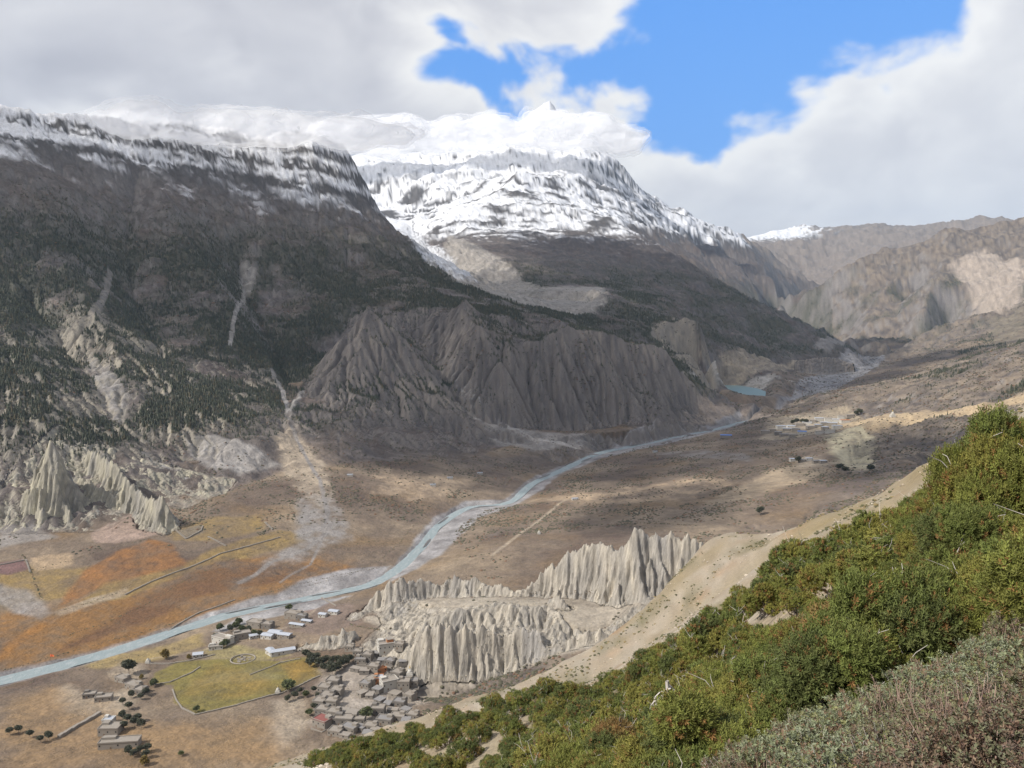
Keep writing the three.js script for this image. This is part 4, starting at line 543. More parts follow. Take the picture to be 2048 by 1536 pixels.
// ------------------------------------------------------------------ junipers and shrubs on the near hillside
function bladeTuft(n, len, wid, spread, rise) {                                  // a tuft of narrow folded blades
  const P = [], id = []; for (let i = 0; i < n; i++) { const a = i * 2.4 + rr(-0.3, 0.3), t = i / n, y0 = rise * t * 0.7, up = lerp(0.25, 1, t) * spread.up, l = len * rr(0.75, 1.15) * lerp(1, 0.7, t), dx = Math.cos(a), dz = Math.sin(a), h = Math.hypot(1, up), ex = dx / h * l, ey = up / h * l, ez = dz / h * l, sx = -dz * wid / 2, sz = dx * wid / 2, k = P.length / 3;
    P.push(0, y0, 0, ex * 0.5 + sx, y0 + ey * 0.5, ez * 0.5 + sz, ex, y0 + ey * 1.05, ez, ex * 0.5 - sx, y0 + ey * 0.5, ez * 0.5 - sz); id.push(k, k + 1, k + 2, k, k + 2, k + 3); }
  const g = new THREE.BufferGeometry(); g.setAttribute('position', new THREE.Float32BufferAttribute(P, 3)); g.setIndex(id); g.computeVertexNormals(); return g;
}
function clump(stems, spread, tuft) { const l = []; for (let i = 0; i < stems; i++) { const g = tuft(); g.rotateX(rr(-0.5, 0.5)); g.rotateZ(rr(-0.5, 0.5)); g.translate(rr(-spread, spread), rr(-0.3, 0.6) * spread, rr(-spread, spread)); l.push(g); } return mergeGeometries(l); }
const sprigNear = clump(5, 0.07, () => bladeTuft(9, 0.05, 0.011, { up: 1.3 }, 0.08)), sprigFar = clump(4, 0.2, () => bladeTuft(7, 0.15, 0.045, { up: 1.2 }, 0.2));
const leafTuft = (() => { const P = [], id = []; for (let i = 0; i < 7; i++) { const a = i * 2.4, l = 0.021 * rr(0.8, 1.2), w = 0.0085, up = 0.5 + 0.12 * i, y0 = i * 0.006, dx = Math.cos(a), dz = Math.sin(a), k = P.length / 3; P.push(0, y0, 0, dx * l * 0.55 - dz * w, y0 + up * l * 0.5, dz * l * 0.55 + dx * w, dx * l, y0 + up * l * 0.85, dz * l, dx * l * 0.55 + dz * w, y0 + up * l * 0.5, dz * l * 0.55 - dx * w); id.push(k, k + 1, k + 2, k, k + 2, k + 3); } const g = new THREE.BufferGeometry(); g.setAttribute('position', new THREE.Float32BufferAttribute(P, 3)); g.setIndex(id); g.computeVertexNormals(); return g; })();
const needleMat = new THREE.MeshPhysicalMaterial({ color: 0xffffff, roughness: 0.75, specularIntensity: 0.4, transmission: 0.22, thickness: 0, side: THREE.DoubleSide }); needleMat.name = 'juniper needles';
const leafMat = new THREE.MeshPhysicalMaterial({ color: 0xffffff, roughness: 0.7, transmission: 0.25, thickness: 0, side: THREE.DoubleSide }); leafMat.name = 'small leaves';
const barkMat = new THREE.MeshStandardMaterial({ color: new THREE.Color(0.3, 0.255, 0.215), roughness: 0.9 }); barkMat.name = 'grey weathered bark';
const deadMat = new THREE.MeshStandardMaterial({ color: new THREE.Color(0.46, 0.42, 0.38), roughness: 0.9 }); deadMat.name = 'bleached dead wood';
const twigMat = new THREE.MeshStandardMaterial({ color: new THREE.Color(0.36, 0.25, 0.2), roughness: 0.85 }); twigMat.name = 'twig bark';
function limb(points, r0, r1, seg = 6, sides = 5) {                              // a tapered crooked limb
  const c = new THREE.CatmullRomCurve3(points), g = new THREE.TubeGeometry(c, seg, 1, sides, false), p = g.attributes.position, v = new THREE.Vector3(), q = new THREE.Vector3();
  for (let i = 0; i <= seg; i++) { c.getPointAt(i / seg, q); const r = lerp(r0, r1, i / seg); for (let j = 0; j <= sides; j++) { const k = i * (sides + 1) + j; v.fromBufferAttribute(p, k).sub(q).multiplyScalar(r).add(q); p.setXYZ(k, v.x, v.y, v.z); } }
  g.computeVertexNormals(); return g;
}
const M4 = new THREE.Matrix4(), QQ = new THREE.Quaternion(), Q2 = new THREE.Quaternion(), UPV = new THREE.Vector3(0, 1, 0), V1 = new THREE.Vector3(), V2 = new THREE.Vector3(), V3 = new THREE.Vector3(), COL = new THREE.Color();
const GREENS = [[0.18, 0.19, 0.042], [0.142, 0.165, 0.04], [0.215, 0.202, 0.045], [0.112, 0.132, 0.038], [0.22, 0.15, 0.052]];
function makeJuniper({ R, Hh, lobes, sprigs, geo, size, tone = 1, dead = 0.25 }) {
  const root = new THREE.Group(), L = [];
  for (let i = 0; i < lobes; i++) { const a = i * 2.399 + rr(-0.4, 0.4), t = Math.sqrt((i + 0.5) / lobes), rad = R * t * 0.8, y = Hh * (0.95 - 0.55 * t * t + rr(-0.16, 0.12)); L.push({ p: new THREE.Vector3(Math.cos(a) * rad, Math.max(y - R * 0.2, 0.2), Math.sin(a) * rad), r: R * rr(0.22, 0.37), c: GREENS[Math.floor(rnd() * 4.14)] }); }
  const im = new THREE.InstancedMesh(geo, needleMat, sprigs); im.name = 'foliage'; im.userData.kind = 'stuff';
  const tot = L.reduce((s, l) => s + l.r * l.r, 0); let k = 0;
  for (const l of L) { const n = Math.floor(sprigs * l.r * l.r / tot); for (let i = 0; i < n && k < sprigs; i++) {
    V1.set(rr(-1, 1), rr(-0.55, 1), rr(-1, 1)); if (V1.lengthSq() < 0.01) V1.set(0, 1, 0); V1.normalize();
    const bump = 1 + 0.22 * noise2(V1.x * 2.6 + l.p.x * 7, V1.z * 2.6 + V1.y * 2 + l.p.z * 5), dep = 1 - 0.42 * rnd() * rnd();
    V2.copy(V1).multiplyScalar(l.r * bump * dep); V2.y *= 0.85; V2.add(l.p);
    V3.copy(V1).multiplyScalar(0.75).add(UPV.clone().multiplyScalar(0.55)); V3.x += rr(-0.45, 0.45); V3.y += rr(-0.3, 0.3); V3.z += rr(-0.45, 0.45); V3.normalize();
    QQ.setFromUnitVectors(UPV, V3).multiply(Q2.setFromAxisAngle(UPV, rr(0, 6.28))); const s = size * rr(0.7, 1.3); M4.compose(V2, QQ, new THREE.Vector3(s, s, s)); im.setMatrixAt(k, M4);
    const c = rnd() < 0.07 ? [0.24, 0.13, 0.045] : l.c, j = rr(0.75, 1.25) * tone; COL.setRGB(c[0] * j, c[1] * j * rr(0.93, 1.05), c[2] * j); im.setColorAt(k, COL); k++; } }
  im.count = k; root.add(im);
  const parts = [], deads = []; for (const l of L) { const b = new THREE.Vector3(rr(-0.12, 0.12) * R, -0.25, rr(-0.12, 0.12) * R), m = b.clone().lerp(l.p, 0.5); m.y -= 0.1 * Hh; m.x += rr(-0.1, 0.1) * R; parts.push(limb([b, m, l.p], 0.05 * R + 0.012, 0.012 * R, 4, 4)); if (rnd() < dead) { const e = l.p.clone().multiplyScalar(rr(1.0, 1.25)); e.y = l.p.y + l.r * rr(0.3, 1.15); e.x += rr(-0.3, 0.3) * R; const f = e.clone(); f.x += rr(-0.25, 0.25) * R; f.y += rr(-0.05, 0.3) * R; f.z += rr(-0.2, 0.2) * R; deads.push(limb([m, l.p.clone().lerp(e, 0.4), e, f], 0.013 * R, 0.003 * R, 5, 3)); for (let q = 0; q < 3; q++) { const s0 = l.p.clone().lerp(e, rr(0.3, 0.9)), s1 = s0.clone().add(new THREE.Vector3(rr(-0.2, 0.2) * R, rr(0.02, 0.22) * R, rr(-0.2, 0.2) * R)), s2 = s1.clone().add(new THREE.Vector3(rr(-0.12, 0.12) * R, rr(-0.02, 0.14) * R, rr(-0.12, 0.12) * R)); deads.push(limb([s0, s1, s2], 0.007 * R, 0.002 * R, 3, 3)); } } }
  const br = new THREE.Mesh(mergeGeometries(parts), barkMat); br.name = 'branches'; root.add(br);
  if (deads.length) { const dm = new THREE.Mesh(mergeGeometries(deads), deadMat); dm.name = 'dead_twigs'; dm.userData.kind = 'stuff'; root.add(dm); }
  return root;
}
const near5 = [], mid5 = [], far5 = [];
for (let k = 0; k < 4; k++) near5.push(makeJuniper({ R: 1.3, Hh: 1.5, lobes: 13, sprigs: 5000, geo: sprigNear, size: 1.25, dead: 0.5 }));
for (let k = 0; k < 4; k++) mid5.push(makeJuniper({ R: 1.6, Hh: 1.8, lobes: 12, sprigs: 2050, geo: sprigFar, size: 0.62, dead: 0.4 }));
for (let k = 0; k < 4; k++) far5.push(makeJuniper({ R: 2.4, Hh: 2.9, lobes: 12, sprigs: 940, geo: sprigFar, size: 1.15, dead: 0.3 }));
const SHELF = [[2900, 1000, 16], [2400, 1010, 19], [2200, 1050, 20], [1990, 1062, 24], [1860, 1056, 32], [1760, 1095, 42], [1660, 1145, 55], [1600, 1205, 62], [1500, 1275, 75], [1420, 1312, 85], [1330, 1330, 100], [1280, 1375, 110], [1120, 1415, 140], [1000, 1465, 160], [880, 1495, 180], [800, 1515, 195], [680, 1545, 215], [620, 1640, 170], [900, 1640, 80], [1200, 1680, 26], [1450, 1760, 10], [1500, 1600, 10.6], [1560, 1500, 11.4], [1700, 1420, 11.8], [1850, 1340, 11.2], [2150, 1280, 10.4], [2500, 1300, 7.5], [3000, 1300, 6]].map((p) => atDepth(...p));
const bushes = [];
function bush(x, z, sc, list, label, group) { const o = list[Math.floor(rnd() * list.length)].clone(); o.position.set(x, nearHeight(x, z) - 0.1, z); o.rotation.y = rr(0, 6.28); o.scale.set(sc * rr(0.88, 1.12), sc * rr(0.85, 1.2), sc * rr(0.88, 1.12)); put(o, 'juniper_bush'); tag(o, label, 'bush', group); bushes.push([x, z, sc]); return o; }
{ const big = onNear(2005, 1085); bush(big.x, big.z, 1.25, near5, 'tallest juniper bush at the right edge against the valley', 'junipers on the near hillside').scale.set(1.3, 2.05, 1.3);
  const b2 = onNear(1900, 1080); bush(b2.x, b2.z, 1.2, near5, 'bright juniper bush just left of the tallest one', 'junipers on the near hillside');
  let tries = 0; const pts = bushes.map((b) => [b[0], b[1]]); let nn = [0, 0, 0];
  while (tries++ < 26000) { const d = 6.5 * Math.pow(225 / 6.5, Math.sqrt(rnd())), th = rr(-0.26, 0.86), x = d * Math.tan(th), z = -d; if (!inside(SHELF, x, z)) continue; const sp = d < 30 ? rr(1.7, 2.5) : d < 70 ? rr(2.3, 3.2) : 4.3; if (pts.some((p) => (p[0] - x) ** 2 + (p[1] - z) ** 2 < sp * sp)) continue; if (d > 70 && (fbm(x / 30, z / 30, 2) < -0.22 || nn[2] > 185)) continue; pts.push([x, z]);
    if (d < 30) { nn[0]++; bush(x, z, rr(0.75, 1.35), near5, 'sunlit yellow green juniper bush close to the camera', 'junipers close by'); } else if (d < 70) { nn[1]++; bush(x, z, rr(0.75, 1.45), mid5, 'green juniper bush on the middle of the near hillside', 'junipers on the middle of the near hillside'); } else { nn[2]++; bush(x, z, rr(0.7, 1.2), far5, 'dark green juniper low on the near hillside', 'junipers low on the near hillside'); } }
  const rows = [6, 13, 19, 30, 42, 55, 70, 88, 108, 130, 155, 180, 260], words = ['front', 'second', 'third', 'fourth', 'fifth', 'sixth', 'seventh', 'eighth', 'ninth', 'tenth', 'eleventh', 'last'];
  const all = scene.children.filter((o) => o.name.startsWith('juniper_bush') && !/tallest/.test(o.userData.label)); rows.slice(0, -1).forEach((r, i) => fromLeft(all.filter((o) => -o.position.z >= r && -o.position.z < rows[i + 1]), (w, o) => `${i < 3 ? 'sunlit yellow green' : i < 6 ? 'green' : 'dark green'} juniper bush, ${w} in the ${words[i]} row down the near hillside`));
  console.log('junipers', nn.join(' ')); }
// leafy and twiggy shrubs at the lower right, an arm's length to a few steps away
function makeShrub({ R, Hh, twigs, leaves, tones, droop = 0.2 }) {
  const root = new THREE.Group(), tubes = [], tips = [];
  for (let i = 0; i < twigs; i++) { const a = rr(0, 6.28), out = Math.sqrt(rnd()) * R, b = new THREE.Vector3(Math.cos(a) * R * 0.15 * rnd(), -0.08, Math.sin(a) * R * 0.15 * rnd()), e = new THREE.Vector3(Math.cos(a) * out, Hh * rr(0.65, 1.1) * (1 - 0.4 * (out / R) ** 2), Math.sin(a) * out), m = b.clone().lerp(e, 0.55); m.x += rr(-0.12, 0.12) * R; m.z += rr(-0.12, 0.12) * R; m.y -= droop * Hh * rnd() - 0.05; tubes.push(limb([b, m, e], 0.007 * rr(0.7, 1.8), 0.0022, 4, 3)); tips.push([b, m, e]); }
  const tw = new THREE.Mesh(mergeGeometries(tubes), rnd() < 0.3 ? deadMat : twigMat); tw.name = 'twigs'; root.add(tw);
  if (leaves) { const im = new THREE.InstancedMesh(leafTuft, leafMat, leaves); im.name = 'leaves'; im.userData.kind = 'stuff'; for (let k = 0; k < leaves; k++) { const [b, m, e] = tips[Math.floor(rnd() * tips.length)], t = 0.94 - 0.62 * rnd() * rnd(); V1.copy(m).lerp(e, t); V1.x += rr(-0.05, 0.05); V1.y += rr(-0.05, 0.05); V1.z += rr(-0.05, 0.05); V3.set(rr(-0.7, 0.7), 0.8, rr(-0.7, 0.7)).normalize(); QQ.setFromUnitVectors(UPV, V3).multiply(Q2.setFromAxisAngle(UPV, rr(0, 6.28))); const s = rr(0.75, 1.35); M4.compose(V1, QQ, new THREE.Vector3(s, s, s)); im.setMatrixAt(k, M4); const c = tones[Math.floor(rnd() * tones.length)], j = rr(0.7, 1.25); COL.setRGB(c[0] * j, c[1] * j, c[2] * j); im.setColorAt(k, COL); } root.add(im); }
  return root;
}
const TG = [[0.21, 0.235, 0.125], [0.18, 0.205, 0.1], [0.24, 0.26, 0.155], [0.2, 0.12, 0.065], [0.19, 0.19, 0.07]], TR = [[0.17, 0.095, 0.06], [0.15, 0.095, 0.06], [0.2, 0.135, 0.08], [0.17, 0.16, 0.08], [0.16, 0.165, 0.085]], TX = [[0.19, 0.115, 0.07], [0.19, 0.185, 0.09], [0.15, 0.105, 0.06], [0.21, 0.22, 0.12], [0.2, 0.2, 0.08]];
const shrubKinds = { green: [0, 1].map(() => makeShrub({ R: 0.55, Hh: 0.6, twigs: 100, leaves: 1150, tones: TG })), mixed: [0, 1].map(() => makeShrub({ R: 0.55, Hh: 0.6, twigs: 125, leaves: 850, tones: TX })), red: [0, 1].map(() => makeShrub({ R: 0.5, Hh: 0.5, twigs: 110, leaves: 1000, tones: TR })), bare: [0, 1].map(() => makeShrub({ R: 0.6, Hh: 0.75, twigs: 85, leaves: 160, tones: TX, droop: 0.5 })) };
function shrub(kind, px, py, sc, label, group, up = 1) { const p = onNear(px, py), o = shrubKinds[kind][Math.floor(rnd() * 2)].clone(); o.position.set(p.x, p.y - 0.02, p.z); o.rotation.y = rr(0, 6.28); o.scale.set(sc, sc * up, sc); put(o, kind === 'bare' ? 'bare_shrub' : 'leafy_shrub'); return tag(o, label, 'shrub', group); }
{ const g1 = 'leafy shrubs at the lower right', names = { green: 'grey green small leaved shrub in the lower right corner', mixed: 'brown and green leaved shrub in the lower right corner', red: 'rusty red leaved shrub in the lower right corner' };
  const zone = [[1480, 1640, 10.4], [1540, 1520, 11.2], [1680, 1430, 11.5], [1840, 1350, 11], [2130, 1290, 10.2], [2700, 1320, 6.6], [3300, 1500, 4], [3300, 1900, 2.8], [2400, 1850, 3.6], [1800, 1800, 4.6], [1560, 1750, 7]].map((p) => atDepth(...p)), got = []; let t = 0;
  while (t++ < 6000 && got.length < 104) { const d = rr(3.4, 11.6), th = rr(0.2, 0.92), x = d * Math.tan(th), z = -d; if (!inside(zone, x, z) || got.some((p) => (p[0] - x) ** 2 + (p[1] - z) ** 2 < 0.5 ** 2)) continue; got.push([x, z]); const q = fbm(x / 2.2 + 4, z / 2.2, 2), right = x / -z, k = d < 7 && right > 0.52 ? 'red' : q > 0.18 ? 'green' : q < -0.2 ? 'red' : rnd() < 0.75 ? 'mixed' : 'green', o = shrubKinds[k][Math.floor(rnd() * 2)].clone(); o.position.set(x, nearHeight(x, z) - 0.02, z); o.rotation.y = rr(0, 6.28); const s = rr(0.85, 1.15); o.scale.set(s, s * rr(0.7, 1.1), s); put(o, 'leafy_shrub'); tag(o, names[k], 'shrub', g1 + ': ' + k); }
  const bands = [3, 6.2, 7.6, 9, 10.2, 13], bw = ['front', 'second', 'third', 'fourth', 'last']; bw.forEach((b, i) => fromLeft(scene.children.filter((o) => o.name.startsWith('leafy_shrub') && -o.position.z >= bands[i] && -o.position.z < bands[i + 1]), (w, o) => `${o.userData.group.endsWith('green') ? 'grey green' : o.userData.group.endsWith('red') ? 'rusty red' : 'brown and green'} leafy shrub, ${w} in the ${b} row of the corner thicket`));
  console.log('shrubs', got.length);
  shrub('bare', 1935, 1270, 1.5, 'tangle of bare pale twigs below the right juniper', null, 1.1); shrub('bare', 1985, 1265, 1.3, 'bare twig bush at the right edge under the junipers', null, 1.2); shrub('bare', 1745, 1510, 0.9, 'bare twig bush among the leafy shrubs at the bottom', null); shrub('bare', 1980, 1480, 0.8, 'bare twig bush among rusty leaves in the lower right corner', null); shrub('bare', 1440, 1536, 1.2, 'pale bare twigs at the bottom edge in front of the junipers', null, 1.2);
  [[1850, 1400], [1900, 1430], [2000, 1400], [1720, 1480], [1820, 1490], [1930, 1530], [2030, 1360], [1620, 1536]].forEach(([x, y], i) => shrub('bare', x, y, rr(0.7, 1.05), `thin bare twig bush in the lower right thicket, ${['below the tangle of pale twigs', 'in the middle of the thicket', 'near the right edge', 'beside the red barberries', 'left of the middle', 'at the bottom edge', 'at the right edge below the junipers', 'at the left end of the thicket'][i]}`, 'bare twig bushes'));
  shrub('red', 1560, 1420, 1.6, 'dark red barberry bush between junipers and leafy shrubs', 'red barberries'); shrub('red', 1610, 1395, 1.5, 'dark red barberry bush beside its twin', 'red barberries'); shrub('red', 1590, 1440, 1.4, 'low red barberry bush in front of the other two', 'red barberries'); for (const [a, b] of [[1290, 1525], [1240, 1510], [1190, 1530], [1330, 1500]]) shrub('red', a, b, 2.4, `small scarlet bush at the bottom edge of the hillside, ${a < 1200 ? 'leftmost' : a < 1250 ? 'second from left' : a < 1300 ? 'second from right' : 'rightmost'}`, 'scarlet bushes at the bottom edge'); }
{ const p = onNear(1335, 1478), parts = []; for (let i = 0; i < 34; i++) { const a = rr(-1.2, 1.2), t = rnd(), top = new THREE.Vector3(rr(-0.2, 0.2), 2.1 - t * 0.6, rr(-0.2, 0.2)), e = new THREE.Vector3(Math.sin(a) * rr(0.3, 0.75), rr(0.1, 1.2), rr(-0.2, 0.6)); parts.push(limb([top, top.clone().lerp(e, 0.4).add(new THREE.Vector3(Math.sin(a) * 0.3, 0.15, 0.1)), e], 0.04, 0.01, 6, 4)); }
  const root = new THREE.Group(), tr = new THREE.Mesh(limb([new THREE.Vector3(0, -0.4, 0), new THREE.Vector3(0.1, 0.9, 0), new THREE.Vector3(-0.05, 2.3, 0)], 0.2, 0.07, 8, 8), deadMat), br = new THREE.Mesh(mergeGeometries(parts), deadMat); tr.name = 'trunk'; br.name = 'dead_branches'; root.add(tr, br); root.position.copy(p); root.scale.setScalar(1.35); put(root, 'dead_juniper'); tag(root, 'bleached dead juniper stump with drooping branches', 'dead tree'); }
// ------------------------------------------------------------------ villages: flat roofed stone houses
const flatMat = (name, c, r = 0.9) => { const m = new THREE.MeshStandardMaterial({ color: new THREE.Color(...c), roughness: r, map: grainMap }); m.name = name; return m; };
const HM = { stone: flatMat('rough stone wall', [0.29, 0.255, 0.215]), dark: flatMat('dark stone wall', [0.2, 0.178, 0.155]), lime: flatMat('limewash', [0.55, 0.52, 0.465]), mud: flatMat('mud roof', [0.3, 0.262, 0.22]), slate: flatMat('grey roof', [0.25, 0.235, 0.225]), tin: flatMat('tin roof', [0.43, 0.455, 0.5], 0.55), blue: flatMat('blue roof', [0.06, 0.2, 0.6], 0.5), orange: flatMat('orange paint', [0.48, 0.2, 0.08]), red: flatMat('red paint', [0.25, 0.085, 0.07]), hole: flatMat('dark opening', [0.02, 0.018, 0.016]), wood: flatMat('old timber', [0.2, 0.13, 0.08]), gold: flatMat('gilded finial', [0.6, 0.42, 0.12], 0.4) };
const box = (w, h, d, x, y, z, m, name, parent) => { const g = new THREE.BoxGeometry(w, h, d); const o = new THREE.Mesh(g, m); o.position.set(x, y, z); o.name = name; parent.add(o); const p = g.attributes.position, u = g.attributes.uv; for (let i = 0; i < p.count; i++) u.setXY(i, (p.getX(i) + p.getZ(i)) / 9, (p.getY(i) + p.getZ(i) * 0.5) / 9); return o; };
function house(px, py, w, d, h, turn, { wall = 'stone', roof = 'mud', pitched = false, windows = 3, yard = false, label, group, category = 'house', small = false }) {
  if (-onLand(px, py).z < 1000) { w *= 1.22; d *= 1.22; h *= 1.1; }
  const p = onLand(px, py), o = new THREE.Group(), up = 0.25, sink = 2.5;
  box(w, h + sink, d, 0, (h - sink) / 2, 0, HM[wall], 'wall', o);
  if (pitched) { const s = new THREE.Shape([new THREE.Vector2(-d / 2 - 0.5, 0), new THREE.Vector2(0, h * 0.28), new THREE.Vector2(d / 2 + 0.5, 0), new THREE.Vector2(d / 2 + 0.5, -0.2), new THREE.Vector2(-d / 2 - 0.5, -0.2)]), g = new THREE.ExtrudeGeometry(s, { depth: w + 1, bevelEnabled: false }); g.translate(0, 0, -w / 2 - 0.5); g.rotateY(Math.PI / 2); const r = new THREE.Mesh(g, HM[roof]); r.position.y = h + 0.203; r.name = 'roof'; o.add(r); }
  else { const r = box(w + 0.7, 0.45, d + 0.7, 0, h + 0.228, 0, HM[roof], 'roof', o); if (!small) { for (const s of [-1, 1]) { box(w + 0.4, 0.7, 0.5, 0, 0.578, s * (d / 2 + 0.04), HM[wall], 'parapet', r); box(0.5, 0.62, d - 0.5, s * (w / 2 - 0.05), 0.54, 0, HM[wall], 'parapet', r); } box(w * 0.34, 2.1, d * 0.4, -w * 0.28 * Math.sign(turn + 0.1), 1.28, -d * 0.26, HM[wall], 'roof_hut', r); } }
  for (let k = 0; k < windows; k++) box(1.15, 1.35, 0.24, lerp(-w / 2 + 1.6, w / 2 - 1.6, windows > 1 ? k / (windows - 1) : 0.5), h * 0.62, d / 2, HM.hole, 'window', o);
  if (!small) { box(1.3, 2.1, 0.26, -w * 0.18, 1.05, d / 2, HM.wood, 'door', o); for (let k = 0; k < 2; k++) box(0.24, 1.35, 1.15, -w / 2, h * 0.62, lerp(-d / 4, d / 4, k), HM.hole, 'window', o); }
  if (yard) { box(w * 0.9, 1.6, 0.7, w * 0.2, 0.5, d * 0.95, HM.stone, 'yard_wall', o); box(0.7, 1.6, d * 0.5, w * 0.62, 0.5, d * 0.7, HM.stone, 'yard_wall', o); }
  o.position.set(p.x, Math.max(p.y, groundHeight(p.x - w / 3, p.z), groundHeight(p.x + w / 3, p.z)), p.z); o.rotation.y = turn; put(o, 'village_house'); return tag(o, label, category, group);
}
const OLD = 'stone houses of the old village';
[[668, 1372, 11, 10, 6.5], [650, 1384, 10, 9, 6], [674, 1390, 10, 9, 6], [656, 1400, 11, 9, 6], [640, 1412, 9, 9, 6], [664, 1412, 10, 8, 6], [646, 1428, 10, 9, 5.5], [668, 1432, 10, 8, 5]].forEach(([x, y, w, d, h], i) => house(x, y, w, d, h, -0.25 + rr(-0.06, 0.06), { wall: i % 3 ? 'stone' : 'dark', roof: 'mud', windows: 3, yard: i % 2 === 0, label: 'grey stone house ' + ['topmost in the stepped row beside the dark grove', 'second from the top at the left of the stepped row', 'second from the top at the right of the stepped row', 'in the middle of the stepped row', 'leftmost in the stepped row', 'right of the leftmost one in the stepped row', 'near the foot of the stepped row', 'at the foot of the stepped row on its right'][i], group: OLD }));
[[646, 1450, 13, 10, 6, 'red', 'stone house with a red painted porch at the lower end of the old village'], [688, 1446, 15, 9, 5.5, null, 'wide stone house below the stepped row'], [716, 1446, 11, 8, 5, null, 'low stone house left of the round tree'], [700, 1462, 12, 8, 4.5, null, 'low stone house at the bottom edge of the old village'], [672, 1468, 10, 8, 4, null, 'lowest stone house of the old village'], [756, 1428, 11, 9, 6.5, null, 'stone house tucked behind the round tree'], [770, 1446, 12, 8, 4.5, null, 'stone house below the round tree on its right'], [742, 1458, 10, 7, 4, null, 'stone house straight below the round tree'], [796, 1440, 11, 8, 4.5, null, 'stone house near the gully right of the round tree'], [800, 1412, 10, 8, 5, null, 'roofless looking stone house under the spires'], [820, 1398, 9, 8, 5, null, 'small stone house against the foot of the pale cliff'], [808, 1376, 10, 9, 7, null, 'tall stone house close to the pale cliff'], [826, 1378, 9, 8, 6, null, 'stone house wedged against the pale cliff'], [796, 1358, 10, 9, 7, null, 'stone house just left of the white stupa'], [744, 1366, 9, 8, 5, null, 'half ruined stone house with bare beams'], [732, 1374, 9, 8, 4.5, null, 'ruined stone house left of the bare beams'], [748, 1340, 10, 8, 5, null, 'stone house below the white temple'], [736, 1318, 9, 8, 5, null, 'stone house left of the white temple'], [722, 1330, 10, 8, 4.5, null, 'stone house at the right edge of the dark grove'], [716, 1312, 8, 7, 4.5, null, 'small stone house above the dark grove'], [800, 1296, 8, 7, 5, null, 'stone house right of the white temple'], [782, 1330, 9, 7, 4.5, null, 'stone house on the slope between temple and stupa'], [700, 1300, 8, 6, 4, null, 'hut beside the small pale crag'], [826, 1436, 9, 7, 4, null, 'stone hut at the right end of the old village']].forEach(([x, y, w, d, h, c, label], i) => house(x, y, w, d, h, -0.3 + rr(-0.3, 0.3), { wall: i % 4 === 1 ? 'dark' : 'stone', roof: c || (i % 3 ? 'mud' : 'slate'), windows: 3, yard: i % 3 === 0, label, group: OLD }));
{ const t = house(772, 1302, 15, 12, 9, 0.35, { wall: 'lime', roof: 'mud', windows: 4, label: 'white temple with an orange upper room above the old village', category: 'temple' }); box(7, 4.2, 6, 4.2, 11.3, 1, HM.orange, 'upper_room', t); box(7.6, 0.4, 6.6, 4.2, 13.6, 1, HM.mud, 'upper_roof', t); box(15.2, 1, 0.3, 0, 8.0, 6.1, HM.red, 'painted_band', t);
  house(778, 1376, 14, 10, 8, 0.5, { wall: 'lime', roof: 'mud', windows: 3, label: 'large pale house in the middle of the old village', group: OLD }); house(758, 1366, 8, 7, 6, 0.2, { wall: 'orange', roof: 'tin', windows: 2, label: 'bright orange house beside the large pale house', group: OLD }); house(762, 1346, 9, 5, 3, 0.6, { wall: 'orange', roof: 'orange', windows: 2, label: 'low orange roofed shed above the bright orange house', group: OLD }); }
function stupa(px, py, s, label) { const p = onLand(px, py), o = new THREE.Group(); const st = box(5, 3, 5, 0, 1.0, 0, HM.lime, 'base', o); box(4, 1.1, 4, 0, 2.06, 0, HM.lime, 'step', st); const dome = new THREE.Mesh(new THREE.SphereGeometry(1.75, 16, 10, 0, 6.2832, 0, 1.75), HM.lime); dome.position.y = 3.9; dome.name = 'dome'; o.add(dome); box(1.3, 1, 1.3, 0, 6.0, 0, HM.lime, 'harmika', o); const sp = new THREE.Mesh(new THREE.ConeGeometry(0.55, 2.6, 10), HM.gold); sp.position.y = 7.8; sp.name = 'spire'; o.add(sp); o.position.copy(p); o.scale.setScalar(s); put(o, 'stupa'); return tag(o, label, 'stupa'); }
stupa(820, 1352, 1.35, 'white stupa against the foot of the organ pipe cliff'); stupa(1785, 834, 2.0, 'white stupa on the crest of the bare hill at right'); stupa(556, 1386, 1.0, 'small white stupa at the lower corner of the yellow field'); stupa(296, 1326, 0.95, 'pale gate stupa beside the path near the river'); stupa(1078, 1068, 1.0, 'lone white stupa on the plain above the long cliff');
const RIV = 'houses of the riverside hamlet';
